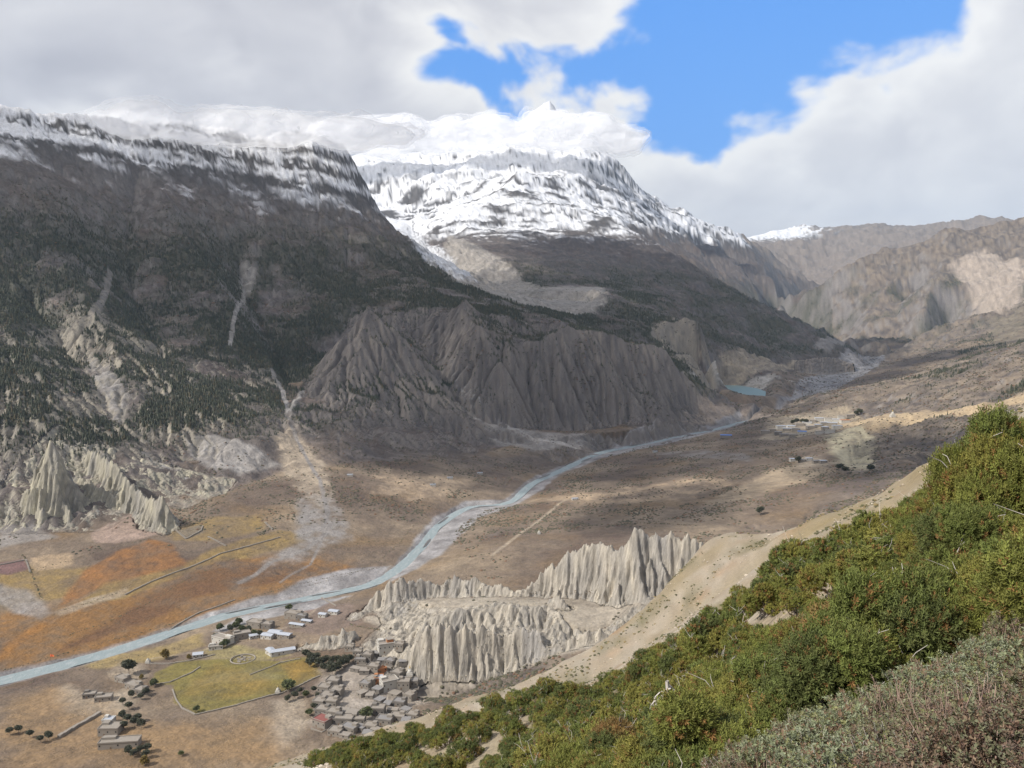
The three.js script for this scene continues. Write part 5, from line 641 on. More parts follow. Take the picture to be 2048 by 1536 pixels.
[[446, 1286, 22, 9, 6.5, -0.5, 'lime', 'mud', 0, 'long whitewashed house nearest the river trees'], [484, 1276, 16, 9, 6, 0.5, 'stone', 'mud', 0, 'flat roofed house right of the long white one'], [512, 1254, 20, 12, 7, -0.35, 'stone', 'mud', 0, 'big flat roofed house between the trees and the river'], [536, 1256, 14, 10, 6, -0.35, 'dark', 'mud', 0, 'dark stone house attached to the big flat roofed one'], [588, 1236, 22, 11, 7, -0.35, 'stone', 'mud', 0, 'large farmhouse at the river end of the hamlet'], [604, 1240, 14, 8, 6, -0.35, 'dark', 'slate', 0, 'dark house joined to the large farmhouse'], [594, 1254, 20, 6, 3.2, -0.35, 'stone', 'tin', 1, 'long shed with a bright tin roof below the farmhouse'], [614, 1246, 14, 6, 3.2, -0.35, 'stone', 'tin', 1, 'shorter tin roofed shed at the end of the row'], [536, 1276, 12, 8, 4, -0.3, 'lime', 'tin', 1, 'white house with a tin roof by the lane'], [550, 1272, 12, 9, 5, -0.3, 'stone', 'tin', 1, 'tin roofed house in the middle of the hamlet'], [570, 1276, 13, 7, 4, -0.3, 'stone', 'tin', 1, 'tin roofed house nearest the small crag'], [646, 1234, 10, 7, 4, -0.3, 'lime', 'tin', 1, 'white and blue hut apart from the hamlet'], [668, 1228, 13, 8, 4, -0.3, 'lime', 'tin', 1, 'pale hut nearest the scree of the long cliff'], [432, 1298, 13, 6, 3.6, 0.25, 'lime', 'mud', 0, 'low white hut at the near end of the lane'], [396, 1314, 9, 7, 3.6, 0.3, 'lime', 'tin', 1, 'lone white hut on the meadow'], [508, 1276, 9, 6, 3.4, 0.5, 'lime', 'tin', 1, 'small tin roofed hut beside the lane'], [543, 1308, 13, 7, 3.8, -0.9, 'lime', 'tin', 1, 'tin roofed school block standing crosswise'], [566, 1308, 22, 7, 3.8, 0.4, 'lime', 'tin', 1, 'long tin roofed school block above the yellow field']].forEach(([x, y, w, d, h, t, wall, roof, pitched, label]) => house(x, y, w, d, h, t, { wall, roof, pitched: !!pitched, windows: 3, label, group: RIV }));
[[222, 1466, 15, 11, 6, 0.02, 'stone', 'mud', 'square stone house under the dark trees at lower left'], [240, 1492, 28, 9, 5, 0.12, 'stone', 'mud', 'long low stone house at lower left'], [218, 1446, 8, 7, 4, 0, 'lime', 'tin', 'small white hut at the head of the lower left farm'], [268, 1376, 14, 8, 4.5, -0.5, 'stone', 'mud', 'half ruined house among dark bushes'], [246, 1362, 12, 8, 4, -0.5, 'stone', 'mud', 'ruined house below the big dark tree'], [282, 1386, 10, 8, 4, -0.4, 'dark', 'mud', 'ruin with a dark doorway'], [208, 1400, 13, 8, 4, 0.2, 'stone', 'mud', 'stone ruin on pale bare ground'], [180, 1394, 10, 7, 3.5, 0.2, 'dark', 'mud', 'low ruin at the left of the pale ground']].forEach(([x, y, w, d, h, t, wall, roof, label]) => house(x, y, w, d, h, t, { wall, roof, windows: 3, label, group: 'farm buildings at lower left' }));
// the far village on its terrace
{ const spots = [[1530, 868, 'stone', 'slate'], [1545, 864, 'stone', 'mud'], [1556, 870, 'dark', 'slate'], [1562, 858, 'lime', 'tin'], [1574, 862, 'stone', 'tin'], [1582, 856, 'lime', 'tin'], [1592, 862, 'stone', 'slate'], [1604, 868, 'lime', 'blue'], [1568, 872, 'stone', 'slate'], [1586, 874, 'stone', 'mud'], [1600, 852, 'stone', 'mud'], [1614, 850, 'lime', 'tin'], [1626, 846, 'stone', 'mud'], [1638, 842, 'lime', 'tin'], [1648, 850, 'stone', 'tin'], [1656, 842, 'lime', 'mud'], [1664, 852, 'stone', 'tin'], [1672, 844, 'lime', 'tin'], [1682, 838, 'lime', 'mud'], [1690, 846, 'lime', 'orange'], [1650, 860, 'stone', 'tin'], [1660, 866, 'lime', 'mud'], [1640, 868, 'lime', 'mud'], [1674, 858, 'lime', 'tin'], [1700, 836, 'stone', 'mud'], [1622, 858, 'stone', 'slate'], [1636, 854, 'stone', 'tin']];
  const rank = [...spots].sort((a, b) => a[0] - b[0]); const ord = ['leftmost', 'second from left', 'third from left', 'fourth from left', 'fifth from left', 'sixth from left', 'seventh from left', 'eighth from left', 'ninth from left', 'tenth from left', 'eleventh from left', 'twelfth from left', 'thirteenth from left', 'middle', 'thirteenth from right', 'twelfth from right', 'eleventh from right', 'tenth from right', 'ninth from right', 'eighth from right', 'seventh from right', 'sixth from right', 'fifth from right', 'fourth from right', 'third from right', 'second from right', 'rightmost'];
  for (const s of spots) house(s[0], s[1], rr(16, 26), rr(11, 15), rr(5, 8), rr(-0.35, 0.1), { wall: s[2], roof: s[3], small: true, windows: 2, label: `${s[2] === 'lime' ? 'white' : 'grey stone'} house of the far village, the ${ord[rank.indexOf(s)]}`, group: 'houses of the far village' });
  house(1452, 876, 30, 16, 6, -0.2, { wall: 'stone', roof: 'blue', small: true, windows: 2, label: 'bright blue roofed shed beside the river near the far village' });
  [[1586, 922, 'lime'], [1604, 924, 'stone'], [1618, 921, 'lime'], [1632, 926, 'stone'], [1646, 926, 'stone']].forEach(([x, y, w], i) => house(x, y, 14, 9, 4.5, 0.1, { wall: w, roof: i % 2 ? 'slate' : 'tin', small: true, windows: 2, label: ['leftmost', 'second', 'third', 'fourth', 'rightmost'][i] + ' house of the small hamlet on the brown knoll', group: 'houses of the knoll hamlet' }));
  [[700, 952], [866, 972], [900, 958], [960, 948], [1150, 1000], [1310, 905]].forEach(([x, y], i) => house(x, y, 12, 6, 3, 0.2, { wall: 'lime', roof: 'tin', small: true, windows: 2, label: 'lone pale hut on the open plain, ' + ['nearest the stony fan', 'below the dark pyramid', 'right of the one below the pyramid', 'nearest the chute', 'beside the track right of the river', 'far across the river'][i], group: 'huts on the plain' })); }
{ const yards = [[690, 1425], [705, 1430], [722, 1460], [735, 1470], [752, 1466], [690, 1474], [780, 1462], [812, 1448], [786, 1424], [812, 1424], [775, 1412], [760, 1404], [740, 1394], [724, 1390], [756, 1384], [790, 1390], [764, 1324], [752, 1312], [730, 1346], [712, 1342], [806, 1330], [816, 1366]];
  for (const [x, y] of yards) house(x, y, rr(6, 9), rr(5, 8), rr(2.2, 4), -0.3 + rr(-0.4, 0.4), { wall: rnd() < 0.5 ? 'stone' : 'dark', roof: rnd() < 0.6 ? 'mud' : 'slate', small: true, windows: 1, label: 'small stone hut crowded among the larger houses of the old village', group: 'huts of the old village' }); }
// walls of piled stone
function fieldWall(pts, h, w, label) { const P = pts.map((p) => onLand(p[0], p[1])), g = []; for (let i = 0; i + 1 < P.length; i++) { const a = P[i], b = P[i + 1], n = Math.max(1, Math.round(a.distanceTo(b) / 5)); for (let k = 0; k < n; k++) { const s = a.clone().lerp(b, k / n), e = a.clone().lerp(b, (k + 1) / n); s.y = groundHeight(s.x, s.z); e.y = groundHeight(e.x, e.z); const L = s.distanceTo(e) + 0.3, q = new THREE.BoxGeometry(L, h * rr(0.7, 1.2) + 1, w * rr(0.85, 1.15)); q.rotateY(-Math.atan2(e.z - s.z, e.x - s.x)); q.translate((s.x + e.x) / 2, (s.y + e.y) / 2 - 0.5 + h / 2, (s.z + e.z) / 2); g.push(q); } } const m = put(new THREE.Mesh(mergeGeometries(g), HM.stone), 'field_wall'); return tag(m, label, 'wall', 'field walls'); }
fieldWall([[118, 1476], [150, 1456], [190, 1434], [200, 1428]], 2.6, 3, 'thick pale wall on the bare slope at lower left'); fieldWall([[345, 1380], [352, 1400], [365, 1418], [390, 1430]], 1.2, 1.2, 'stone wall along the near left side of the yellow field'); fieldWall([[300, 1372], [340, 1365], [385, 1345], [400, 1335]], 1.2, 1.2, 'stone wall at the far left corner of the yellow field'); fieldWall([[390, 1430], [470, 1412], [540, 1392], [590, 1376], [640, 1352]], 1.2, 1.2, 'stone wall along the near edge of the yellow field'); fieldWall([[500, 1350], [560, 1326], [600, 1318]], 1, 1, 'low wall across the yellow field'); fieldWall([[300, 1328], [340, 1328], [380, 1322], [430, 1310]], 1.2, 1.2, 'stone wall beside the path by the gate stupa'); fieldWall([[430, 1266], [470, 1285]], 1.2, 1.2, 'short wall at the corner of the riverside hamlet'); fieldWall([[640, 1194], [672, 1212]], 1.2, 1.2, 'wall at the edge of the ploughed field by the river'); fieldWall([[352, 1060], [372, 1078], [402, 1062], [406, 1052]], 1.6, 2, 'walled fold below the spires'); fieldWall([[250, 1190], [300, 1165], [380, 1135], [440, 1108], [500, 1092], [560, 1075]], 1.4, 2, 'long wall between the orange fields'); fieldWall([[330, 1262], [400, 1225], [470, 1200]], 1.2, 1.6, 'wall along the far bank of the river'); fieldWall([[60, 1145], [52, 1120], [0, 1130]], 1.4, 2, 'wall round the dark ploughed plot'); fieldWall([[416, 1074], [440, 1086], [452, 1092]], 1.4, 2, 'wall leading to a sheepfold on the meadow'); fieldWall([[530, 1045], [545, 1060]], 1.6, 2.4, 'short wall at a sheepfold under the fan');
{ const p = onLand(486, 1319), o = new THREE.Group(), ring = new THREE.Mesh(new THREE.TorusGeometry(13.5, 0.8, 8, 40), HM.mud); ring.rotation.x = Math.PI / 2; ring.position.y = 0.6; ring.name = 'ring_wall'; o.add(ring); for (let k = 0; k < 9; k++) { const a = k * 2.4, r = Math.sqrt(k / 9) * 9.5; const b = box(rr(2, 6), 1.5, rr(1.5, 3), Math.cos(a) * r, 0.5, Math.sin(a) * r, k % 2 ? HM.mud : HM.stone, 'inner_wall', o); b.rotation.y = rr(-0.6, 0.6); } o.position.copy(p); put(o, 'ring_enclosure'); tag(o, 'round walled enclosure on the meadow by the school', 'enclosure'); }
{ const p = onLand(101, 1322), o = new THREE.Group(), pole = new THREE.Mesh(new THREE.CylinderGeometry(0.09, 0.14, 9, 8), HM.wood); pole.position.y = 4; pole.name = 'pole'; o.add(pole); const g = new THREE.PlaneGeometry(4.4, 3.4, 8, 4); const q = g.attributes.position; for (let i = 0; i < q.count; i++) { const x = q.getX(i) + 2.2; q.setZ(i, 0.35 * Math.sin(x * 2)); q.setY(i, q.getY(i) * (1 - x * 0.13) - x * 0.1); } g.computeVertexNormals(); const c = new THREE.MeshStandardMaterial({ color: new THREE.Color(0.8, 0.16, 0.05), roughness: 0.8, side: THREE.DoubleSide }); c.name = 'orange cloth'; const f = new THREE.Mesh(g, c); f.position.set(2.2, 6.7, 0); f.name = 'cloth'; o.add(f); o.position.copy(p); put(o, 'prayer_flag'); tag(o, 'orange prayer flag on a pole across the river', 'flag'); }
// trees of the villages
const tuftLeaf = (() => { const P = [], id = []; for (let i = 0; i < 6; i++) { const a = i * 2.1, b = rr(-0.6, 1), dx = Math.cos(a), dz = Math.sin(a), k = P.length / 3; P.push(0, 0, 0, dx * 0.5 - dz * 0.3, b * 0.4, dz * 0.5 + dx * 0.3, dx, b * 0.8, dz, dx * 0.5 + dz * 0.3, b * 0.4 + 0.15, dz * 0.5 - dx * 0.3); id.push(k, k + 1, k + 2, k, k + 2, k + 3); } const g = new THREE.BufferGeometry(); g.setAttribute('position', new THREE.Float32BufferAttribute(P, 3)); g.setIndex(id); g.computeVertexNormals(); return g; })();
function makeTree(Hh, R, col, n = 420) { const o = new THREE.Group(), tr = new THREE.Mesh(mergeGeometries([limb([new THREE.Vector3(0, -1, 0), new THREE.Vector3(0.1, Hh * 0.3, 0), new THREE.Vector3(0, Hh * 0.75, 0)], 0.3, 0.1, 5, 6), limb([new THREE.Vector3(0, Hh * 0.25, 0), new THREE.Vector3(R * 0.4, Hh * 0.55, 0.1)], 0.16, 0.05, 3, 5), limb([new THREE.Vector3(0, Hh * 0.3, 0), new THREE.Vector3(-R * 0.4, Hh * 0.6, -0.3)], 0.16, 0.05, 3, 5)]), barkMat); tr.name = 'trunk'; o.add(tr);
  const im = new THREE.InstancedMesh(tuftLeaf, leafMat, n); im.name = 'crown'; im.userData.kind = 'stuff'; const lob = []; for (let i = 0; i < 9; i++) { const a = i * 2.4, t = Math.sqrt(i / 9); lob.push([Math.cos(a) * R * 0.6 * t, Hh * (0.72 - 0.3 * t * rnd() + rr(-0.12, 0.16)), Math.sin(a) * R * 0.6 * t, R * rr(0.38, 0.55)]); }
  for (let k = 0; k < n; k++) { const l = lob[k % 9]; V1.set(rr(-1, 1), rr(-0.9, 1), rr(-1, 1)).normalize().multiplyScalar(l[3] * (1 - 0.4 * rnd() * rnd())); V1.x += l[0]; V1.y += l[1]; V1.z += l[2]; QQ.setFromAxisAngle(V3.set(rr(-1, 1), rr(-1, 1), rr(-1, 1)).normalize(), rr(0, 6.28)); const s = R * rr(0.2, 0.34); M4.compose(V1, QQ, V2.set(s, s, s)); im.setMatrixAt(k, M4); const j = rr(0.65, 1.3); COL.setRGB(col[0] * j, col[1] * j, col[2] * j); im.setColorAt(k, COL); } o.add(im); return o; }
const TK = { dark: makeTree(8, 3.6, [0.08, 0.083, 0.043]), green: makeTree(8.5, 4, [0.105, 0.12, 0.035]), yellow: makeTree(7, 3.5, [0.24, 0.17, 0.03]), tall: makeTree(11, 2.6, [0.085, 0.09, 0.03]), brown: makeTree(6, 3, [0.11, 0.085, 0.05]) };
function tree(kind, px, py, s, label, group) { const p = onLand(px, py), o = TK[kind].clone(); o.position.copy(p); o.rotation.y = rr(0, 6.28); o.scale.setScalar(s * 1.3 * rr(0.9, 1.1)); put(o, 'valley_tree'); return tag(o, label, 'tree', group); }
[[612, 1318], [622, 1326], [632, 1324], [640, 1334], [650, 1330], [648, 1344], [660, 1340], [664, 1350], [674, 1346], [682, 1338], [690, 1332], [676, 1328], [664, 1330], [700, 1326], [620, 1334]].forEach(([x, y]) => tree('dark', x, y, 1.05, 'dark tree in the dense grove below the small crag', 'trees of the dark grove'));
[[432, 1280], [440, 1262], [452, 1292], [460, 1264], [472, 1258], [484, 1264], [496, 1268], [478, 1250], [508, 1272], [520, 1274], [578, 1222], [446, 1296]].forEach(([x, y], i) => tree(i % 3 ? 'green' : 'dark', x, y, 0.9, i === 10 ? 'tall poplar like tree at the river end of the hamlet' : 'green tree of the riverside hamlet orchard', 'trees of the riverside hamlet'));
tree('green', 732, 1440, 1.35, 'big round green tree in the middle of the old village'); tree('dark', 258, 1350, 1.7, 'big dark round tree on the pale knoll at lower left'); tree('yellow', 330, 1318, 1.15, 'yellow autumn tree beside the path by the gate stupa'); tree('yellow', 378, 1318, 0.6, 'small yellow tree left of the lone white hut'); tree('green', 576, 1384, 1.25, 'green tree beside the small white stupa'); tree('yellow', 786, 1292, 0.6, 'small olive tree right of the white temple'); tree('green', 308, 1374, 0.8, 'small green tree at the left corner of the yellow field'); tree('green', 393, 1424, 0.6, 'lone small tree on the near wall of the yellow field'); tree('yellow', 283, 1358, 0.6, 'little yellow bush tree right of the big dark tree');
[[20, 1470], [37, 1466], [60, 1476], [81, 1486], [97, 1480]].forEach(([x, y], i) => tree('dark', x, y, 0.72, ['leftmost', 'second', 'third', 'fourth', 'rightmost'][i] + ' of five dark trees in a row at the lower left', 'row of dark trees at lower left'));
[[246, 1410], [258, 1420], [244, 1438], [256, 1446], [268, 1452], [282, 1456], [248, 1460], [276, 1444], [282, 1400], [292, 1392], [262, 1396]].forEach(([x, y]) => tree('dark', x, y, 0.8, 'dark bushy tree in the clump at the lower left farm', 'clump at the lower left farm'));
[[256, 1510], [268, 1514], [280, 1508], [296, 1504], [292, 1516]].forEach(([x, y]) => tree('dark', x, y, 0.75, 'dark bushy tree below the long stone house', 'trees below the long stone house')); tree('yellow', 290, 1530, 0.8, 'yellowing bush at the bottom edge below the long stone house'); tree('green', 362, 1512, 0.5, 'dark bush at the end of the lower left wall');
[[575, 1404], [590, 1398], [612, 1394], [628, 1386], [636, 1400], [628, 1420], [618, 1432], [600, 1388]].forEach(([x, y]) => tree(rnd() < 0.5 ? 'green' : 'dark', x, y, 0.72, 'tree at the left edge of the stepped stone houses', 'trees beside the stepped houses'));
[[1586, 850], [1594, 848], [1604, 848], [1612, 850], [1712, 832], [1720, 830], [1596, 926], [1680, 942], [1690, 948], [1742, 946], [1520, 1030]].forEach(([x, y], i) => tree('dark', x, y, 1.5, i < 4 ? 'dark tree in the grove of the far village' : i < 6 ? 'dark tree at the right end of the far village' : ['tree among the knoll hamlet', 'left dark tree below the pale gully face', 'right dark tree below the pale gully face', 'dark tree below the stupa hill', 'lone dark tree on the brown plain'][i - 6], i < 4 ? 'grove of the far village' : i < 6 ? 'trees at the right end of the far village' : undefined));
for (const [g, t] of [['trees of the dark grove', 'dark tree of the dense grove below the small crag'], ['trees of the riverside hamlet', 'orchard tree of the riverside hamlet'], ['clump at the lower left farm', 'dark bushy tree in the clump at the lower left farm'], ['trees below the long stone house', 'dark bushy tree below the long stone house'], ['trees beside the stepped houses', 'tree beside the stepped stone houses'], ['grove of the far village', 'dark tree in the grove of the far village'], ['trees at the right end of the far village', 'dark tree at the right end of the far village'], ['huts of the old village', 'small stone hut crowded into the old village']]) fromLeft(scene.children.filter((o) => o.userData.group === g), (w) => `${t}, ${w}`);
console.log('villages');
// ------------------------------------------------------------------ far woods and scrub
const conifer = mergeGeometries([[0, 0.42, 0.36], [0.26, 0.4, 0.28], [0.52, 0.48, 0.19]].map(([y, h, r]) => { const g = new THREE.ConeGeometry(r, h, 5, 1, true); g.translate(0, y + h / 2, 0); g.rotateY(rnd() * 3); return g; }));
const scrubGeo = (() => { const g = new THREE.IcosahedronGeometry(1, 1), p = g.attributes.position; for (let i = 0; i < p.count; i++) { const n = 1 + 0.35 * noise2(p.getX(i) * 3 + 2, p.getZ(i) * 3 + p.getY(i) * 2); p.setXYZ(i, p.getX(i) * n, Math.max(-0.3, p.getY(i) * 0.75 * n), p.getZ(i) * n); } g.computeVertexNormals(); return g; })();
const woodMat = new THREE.MeshStandardMaterial({ color: 0xffffff, roughness: 0.9 }); woodMat.name = 'far foliage';
const bareBox = BARE.map((b) => boxOf(b, 2));
const isBare = (x, z) => { for (let i = 0; i < BARE.length; i++) if (inBox(bareBox[i], x, z) && inside(BARE[i], x, z)) return true; for (const p of PAINT) if (inBox(p.box, x, z) && (p.poly ? inside(p.poly, x, z) : nearLine(p.line, x, z)[0] < p.width * 0.5)) return true; return false; };
function scatter(name, label, geo, most, tries, pick) {
  const mats = new Float32Array(most * 16), cols = new Float32Array(most * 3); let k = 0;
  for (let t = 0; t < tries && k < most; t++) { const s = pick(); if (!s) continue; const [x, y, z, w, h, c] = s; M4.compose(V1.set(x, y, z), QQ.setFromAxisAngle(UPV, rr(0, 6.28)), V2.set(w, h, w)); M4.toArray(mats, k * 16); const j = rr(0.7, 1.3); cols[3 * k] = c[0] * j; cols[3 * k + 1] = c[1] * j; cols[3 * k + 2] = c[2] * j; k++; }
  const im = new THREE.InstancedMesh(geo, woodMat, k); im.instanceMatrix.array.set(mats.subarray(0, k * 16)); im.instanceColor = new THREE.InstancedBufferAttribute(cols.slice(0, k * 3), 3); put(im, name); tag(im, label, null, null, 'stuff'); console.log(name, k); return im;
}
const polar = (a, b) => { const r = a * Math.pow(b / a, rnd()), th = rr(-0.66, 0.66); return [r * Math.sin(th), -r * Math.cos(th)]; };
scatter('forest', 'dark conifer forest on the mountain sides', conifer, 105000, 900000, () => { const [x, z] = polar(1350, 8000), h = landHeight(x, z), m = sampleGrid(ROUGH, x, z), zone = zoneOf(x, z, h, m), f = forestAmount(x, z, h, m, zone) * (carvedAt(x, z) ? smooth(1.25, 0.75, Math.hypot(landHeight(x + 5, z) - landHeight(x - 5, z), landHeight(x, z + 5) - landHeight(x, z - 5)) / 10) : 1); if (f < rnd() * 0.9 + 0.06 || isBare(x, z)) return null; const s = rr(4.5, 12.5) * (f > 0.5 ? 1 : 0.7), w = s * rr(0.6, 0.9), c = rnd() < 0.12 ? [0.085, 0.07, 0.04] : [0.05, 0.054, 0.034]; return [x, h - 0.5, z, w, s, c]; });
scatter('scrub', 'low dark scrub dotted over the slopes and the plain', scrubGeo, 66000, 500000, () => { const [x, z] = polar(640, 6500), h = groundHeight(x, z), n = fbm(x / 90 + 3, z / 90, 3) + 0.6 * fbm(x / 25, z / 25, 2), m = sampleGrid(ROUGH, x, z), zone = zoneOf(x, z, h, m); if (n + (zone === 'hillside' ? 0.3 : zone === 'valley_floor' ? (z < -1350 ? 0.16 : -0.2) : 0.05) < rnd() * 0.62 - 0.02 || h > 900) return null; if (z > -1500 && x < -100 && h < 40) return null; if (inBox(riverBox, x, z) && nearLine(riverCoarse, x, z)[0] < 45) return null; if (rnd() < 0.75 && isBare(x, z)) return null; { const cv = carvedAt(x, z); if (cv && (cv.look === 'pale' || cv.look === 'yellow') && cv.sample(cv.mask, x, z) > 0.3) return null; } const s = rr(0.8, 2.5) * (z < -2500 ? 1.5 : 1); return [x, h, z, s, s * rr(0.6, 1), rnd() < 0.2 ? [0.13, 0.075, 0.045] : [0.072, 0.066, 0.04]]; });
scatter('hillside_scrub', 'low tufts and cushions on the dry near hillside', scrubGeo, 11000, 140000, () => { const [x, z] = polar(90, 720); if (inside(SHELF, x, z)) return null; const n = fbm(x / 24 + 5, (z + x) / 60, 3) * 2.2 + 0.5 * fbm(x / 9, z / 9, 2); if (n < rnd() * 0.9) return null; const s = rr(0.3, 1.1), y = nearHeight(x, z); return [x, y, z, s, s * rr(0.5, 0.9), rnd() < 0.3 ? [0.17, 0.13, 0.06] : [0.085, 0.08, 0.035]]; });
scatter('hillside_stones', 'loose stones strewn over the dry near hillside', (() => { const g = new THREE.DodecahedronGeometry(1, 0); g.scale(1, 0.6, 0.8); return g; })(), 9000, 60000, () => { const [x, z] = polar(90, 720); if (inside(SHELF, x, z) || fbm(x / 30, z / 30, 3) < rnd() * 0.5 - 0.2) return null; const s = rr(0.12, 0.55) * (rnd() < 0.05 ? 2 : 1); return [x, nearHeight(x, z), z, s, s, [0.4, 0.34, 0.27]]; });
{ const o3 = [0, 0, 0]; scatter('pasture_tufts', 'rough grass and low crops on the fields and pastures', scrubGeo, 45000, 250000, () => { const [x, z] = polar(660, 1750), h = groundHeight(x, z); if (h > 75 || x > 150 - 0.1 * z) return null; if (inBox(riverBox, x, z) && nearLine(riverCoarse, x, z)[0] < 40) return null; for (const g of GRAVEL) if (inside(g, x, z)) return null; if (fbm(x / 40, z / 40, 3) + 0.25 < rnd() * 0.6) return null; groundColor(x, h, z, 1, 'valley_floor', o3); const s = rr(0.3, 0.95), k = rr(0.72, 1.05); return [x, h - 0.05, z, s, s * 0.55, [o3[0] * k * 0.9, o3[1] * k * 0.9, o3[2] * k * 0.85]]; }); }
// hedges and bushy banks between the fields
function hedge(pts, gapm, label, tall = 1) { const P = pts.map((p) => onLand(p[0], p[1])), L = []; for (let i = 0; i + 1 < P.length; i++) { const n = Math.max(1, Math.round(P[i].distanceTo(P[i + 1]) / gapm)); for (let k = 0; k < n; k++) if (rnd() < 0.8) { const q = P[i].clone().lerp(P[i + 1], k / n); L.push([q.x + rr(-1.2, 1.2), q.z + rr(-1.2, 1.2)]); } } let k = 0; const im = scatter('hedge', label, scrubGeo, L.length, L.length, () => { const [x, z] = L[k++], s = rr(0.5, 1.2) * tall; return [x, groundHeight(x, z), z, s, s * rr(0.7, 1.1), rnd() < 0.35 ? [0.12, 0.08, 0.045] : [0.075, 0.07, 0.038]]; }); im.userData.category = undefined; return im; }
hedge([[0, 1342], [90, 1318], [180, 1292], [330, 1252], [430, 1215], [520, 1190], [600, 1168], [700, 1146], [790, 1130]], 2.6, 'bushy far bank of the river below the fields');
hedge([[100, 1282], [200, 1250], [300, 1205], [390, 1150], [480, 1112], [560, 1085], [620, 1066]], 3, 'bushy bank running between the orange fields'); hedge([[0, 1150], [60, 1142], [150, 1118], [200, 1102], [330, 1068], [420, 1055]], 3.4, 'bushes along the upper edge of the fields'); hedge([[46, 1110], [62, 1140], [72, 1170], [85, 1200]], 2.6, 'scattered bushes beside the dark ploughed plot', 1.4); hedge([[120, 1222], [180, 1205], [250, 1178], [262, 1168]], 2.4, 'bushes along the stony strip in the fields'); hedge([[620, 1170], [700, 1150], [760, 1120], [800, 1085], [830, 1050], [880, 1010], [960, 985]], 4, 'bushes along the river bank in mid valley'); hedge([[640, 1100], [690, 1092], [760, 1080]], 4, 'bushes below the stony fan'); hedge([[0, 1378], [120, 1350], [240, 1318], [330, 1300], [400, 1285]], 3.2, 'low bushes on the near bank of the river', 0.8); hedge([[1030, 1062], [1100, 1058], [1200, 1050], [1280, 1046], [1400, 1052]], 4, 'thorny scrub on the plain behind the long cliff', 1.6); hedge([[700, 1248], [760, 1262], [830, 1246]], 2.6, 'dark scrub between the crag and the organ pipe cliff', 1.2);
// ------------------------------------------------------------------ clouds that stand in front of the mountains or shade them
const cloudCore = new THREE.MeshPhysicalMaterial({ color: new THREE.Color(0.985, 0.985, 0.99), roughness: 1, specularIntensity: 0, transmission: 0.75, thickness: 0, side: THREE.DoubleSide }); cloudCore.name = 'cloud';
const cloudVeil = (o) => { const m = new THREE.MeshPhysicalMaterial({ color: new THREE.Color(0.985, 0.985, 0.99), roughness: 1, specularIntensity: 0, transparent: true, opacity: o, transmission: 0.75, thickness: 0, side: THREE.DoubleSide }); m.name = 'thin cloud'; return m; };
const veils = [cloudVeil(0.5), cloudVeil(0.32), cloudVeil(0.16), cloudVeil(0.09)];
function cloudBank(label, puffs, { size = 72, scale = 300, rough = 0.55, base = null, shells = [0, -0.16, -0.3, -0.42], seedAt = 0, thin = 0 }) {
  // puffs: {p: Vector3, r: radius, s: flattening}
  const lo = new THREE.Vector3(1e9, 1e9, 1e9), hi = lo.clone().negate(); for (const q of puffs) { const m = q.r * 1.75; lo.min(q.p.clone().addScalar(-m)); hi.max(q.p.clone().addScalar(m)); }
  const c = lo.clone().add(hi).multiplyScalar(0.5), half = hi.clone().sub(lo).multiplyScalar(0.5), mc = new MarchingCubes(size, cloudCore, false, false, 400000);
  const F = new Float32Array(size ** 3), P = new THREE.Vector3();
  for (let k = 0; k < size; k++) for (let j = 0; j < size; j++) for (let i = 0; i < size; i++) {
    P.set((i - size / 2) / (size / 2) * half.x + c.x, (j - size / 2) / (size / 2) * half.y + c.y, (k - size / 2) / (size / 2) * half.z + c.z);
    let best = -2; for (const q of puffs) { const dx = (P.x - q.p.x) / q.r, dy = (P.y - q.p.y) / (q.r * (q.s ?? 0.6)), dz = (P.z - q.p.z) / q.r, v = 1 - Math.sqrt(dx * dx + dy * dy + dz * dz); best = best > -1.99 ? (() => { const h = clamp(0.5 + 0.5 * (v - best) / 0.6); return lerp(best, v, h) + 0.6 * h * (1 - h); })() : v; }
    let v = best; if (v > -1.2 && v < 0.9) v += rough * 1.5 * fbm3(P.x / scale + seedAt, P.y / scale, P.z / scale, 4);
    if (base !== null) v = Math.min(v, (P.y - base) / 160 + 0.25 * fbm3(P.x / scale, 7, P.z / scale, 3));
    F[k * size * size + j * size + i] = v;
  }
  const g0 = new THREE.Group();
  shells.forEach((iso, n) => {
    if (n) { mc.field.set(F); for (let k = 0; k < size; k++) for (let j = 0; j < size; j++) for (let i = 0; i < size; i++) { const q = k * size * size + j * size + i; if (F[q] > -0.9 && F[q] < 0.6) mc.field[q] = F[q] + 0.3 * fbm3(i / size * half.x / scale * 4.2 + n * 7.7, j / size * half.y / scale * 4.2, k / size * half.z / scale * 4.2 + 3 * n, 3); } } else mc.field.set(F); mc.isolation = iso; mc.update();
    const cnt = mc.count ?? mc.geometry.drawRange.count; if (!cnt) return;
    const pa = new Float32Array(mc.positionArray.subarray(0, cnt * 3)); for (let t = 0; t < cnt; t++) { pa[3 * t] = pa[3 * t] * half.x + c.x; pa[3 * t + 1] = pa[3 * t + 1] * half.y + c.y; pa[3 * t + 2] = pa[3 * t + 2] * half.z + c.z; }
    let g = new THREE.BufferGeometry(); g.setAttribute('position', new THREE.BufferAttribute(pa, 3)); g = mergeVertices(g, half.x / size * 0.05); g.computeVertexNormals();
    const v = n + thin, m = new THREE.Mesh(g, v ? veils[v - 1] : cloudCore); m.name = v ? 'cloud_veil' : 'cloud_core'; g0.add(m);
  });
  put(g0, 'cloud'); return tag(g0, label, 'cloud');
}
const puff = (px, py, d, r, s) => ({ p: atDepth(px, py, d), r, s });
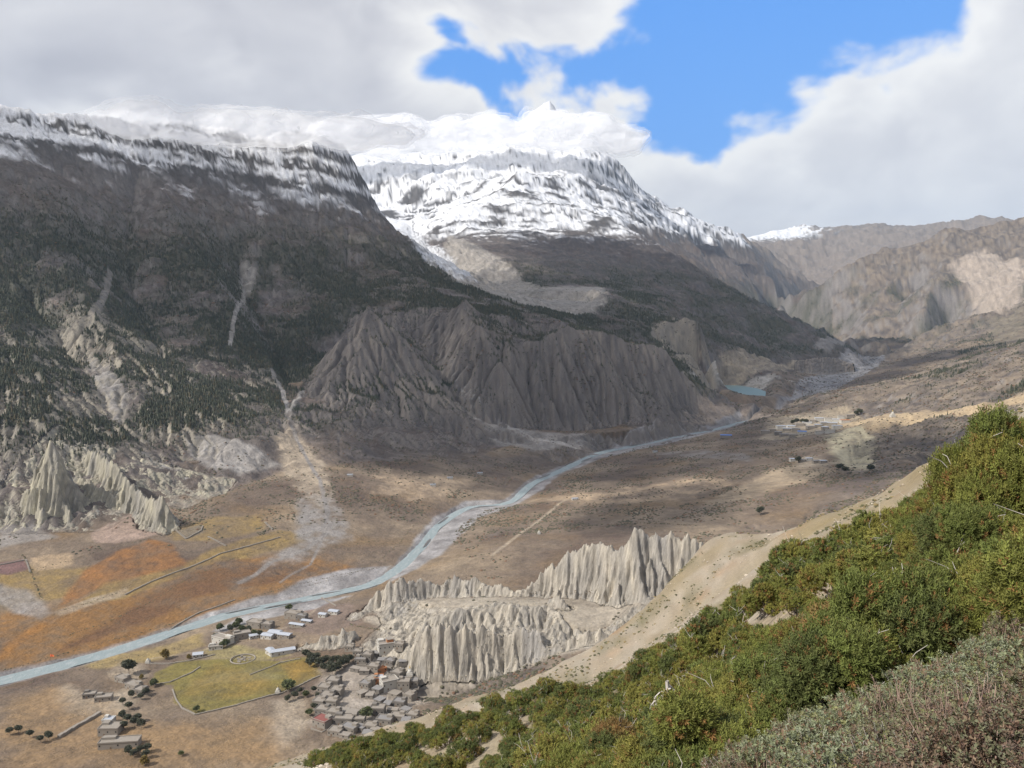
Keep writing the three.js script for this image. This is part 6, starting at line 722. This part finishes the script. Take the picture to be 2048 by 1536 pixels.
{ const l = []; for (let k = 0; k < 22; k++) l.push(puff(650 + k * 28, 272 + 10 * Math.sin(k * 1.9) - (k > 10 && k < 19 ? 8 : 0), 9500 - (k > 12 ? (k - 12) * 60 : 0), rr(200, 320), 0.45));
  cloudBank('soft cloud hanging along the top of the snow massif', l, { size: 80, scale: 330, rough: 0.7, thin: 1, shells: [0.12, -0.08, -0.26] }); }
{ const l = []; for (let k = 0; k < 16; k++) l.push(puff(240 + k * 36, 244 + 10 * Math.sin(k * 2.1) + k * 1.8, 3560 + k * 30, rr(100, 160), 0.36));
  cloudBank('thin veil of cloud along the crest of the forested mountain', l, { size: 64, scale: 170, rough: 0.7, thin: 2, shells: [0.05, -0.2] }); }
// clouds overhead on the left, out of the picture, that keep the mountain side in shade
function shadeCloud(label, spots, y, opt) { const l = spots.map(([x, z, gy, r]) => { const t = (y - gy) / SUN.y; return { p: new THREE.Vector3(x + SUN.x * t, y + rr(-60, 60), z + SUN.z * t), r, s: 0.3 }; }); return cloudBank(label, l, { size: 40, scale: 420, rough: 0.7, shells: [0.12, -0.16], thin: 1, ...opt }); }
shadeCloud('broad cloud overhead that shades the forested mountain', [[-1500, -3000, 800, 620], [-900, -3000, 600, 560], [-400, -3300, 600, 560], [-1900, -3000, 800, 460], [-100, -3500, 500, 460]], 2500, { thin: 1 });
shadeCloud('thin cloud overhead that half shades the ribbed bluffs', [[-480, -2500, 350, 420], [60, -2550, 330, 400], [430, -2650, 320, 320]], 2350, { seedAt: 17, thin: 2 });
shadeCloud('cloud overhead that shades the dark spur', [[300, -4600, 600, 520], [900, -5000, 600, 560], [1300, -4700, 500, 520], [700, -5800, 800, 560], [1500, -5600, 700, 520], [200, -3600, 450, 420], [700, -3300, 330, 420], [1000, -3900, 380, 420]], 2950, { seedAt: 4 });
shadeCloud('cloud overhead that shades the middle of the valley', [[-100, -2050, 60, 260], [250, -1900, 50, 240], [600, -2000, 60, 230], [500, -2500, 150, 280], [150, -2400, 200, 260], [750, -1600, 80, 200], [350, -1500, 50, 170]], 2200, { seedAt: 8 });
shadeCloud('cloud overhead that shades the plain on the right', [[1450, -3500, 180, 260], [1900, -3900, 240, 280], [2300, -3500, 260, 260], [2500, -5200, 500, 320], [2100, -5600, 500, 300]], 2700, { seedAt: 12 });
console.log('clouds');
scene.fog = new THREE.FogExp2(new THREE.Color(0.48, 0.72, 1.0), 1.7e-5);
renderer.render(scene, camera);
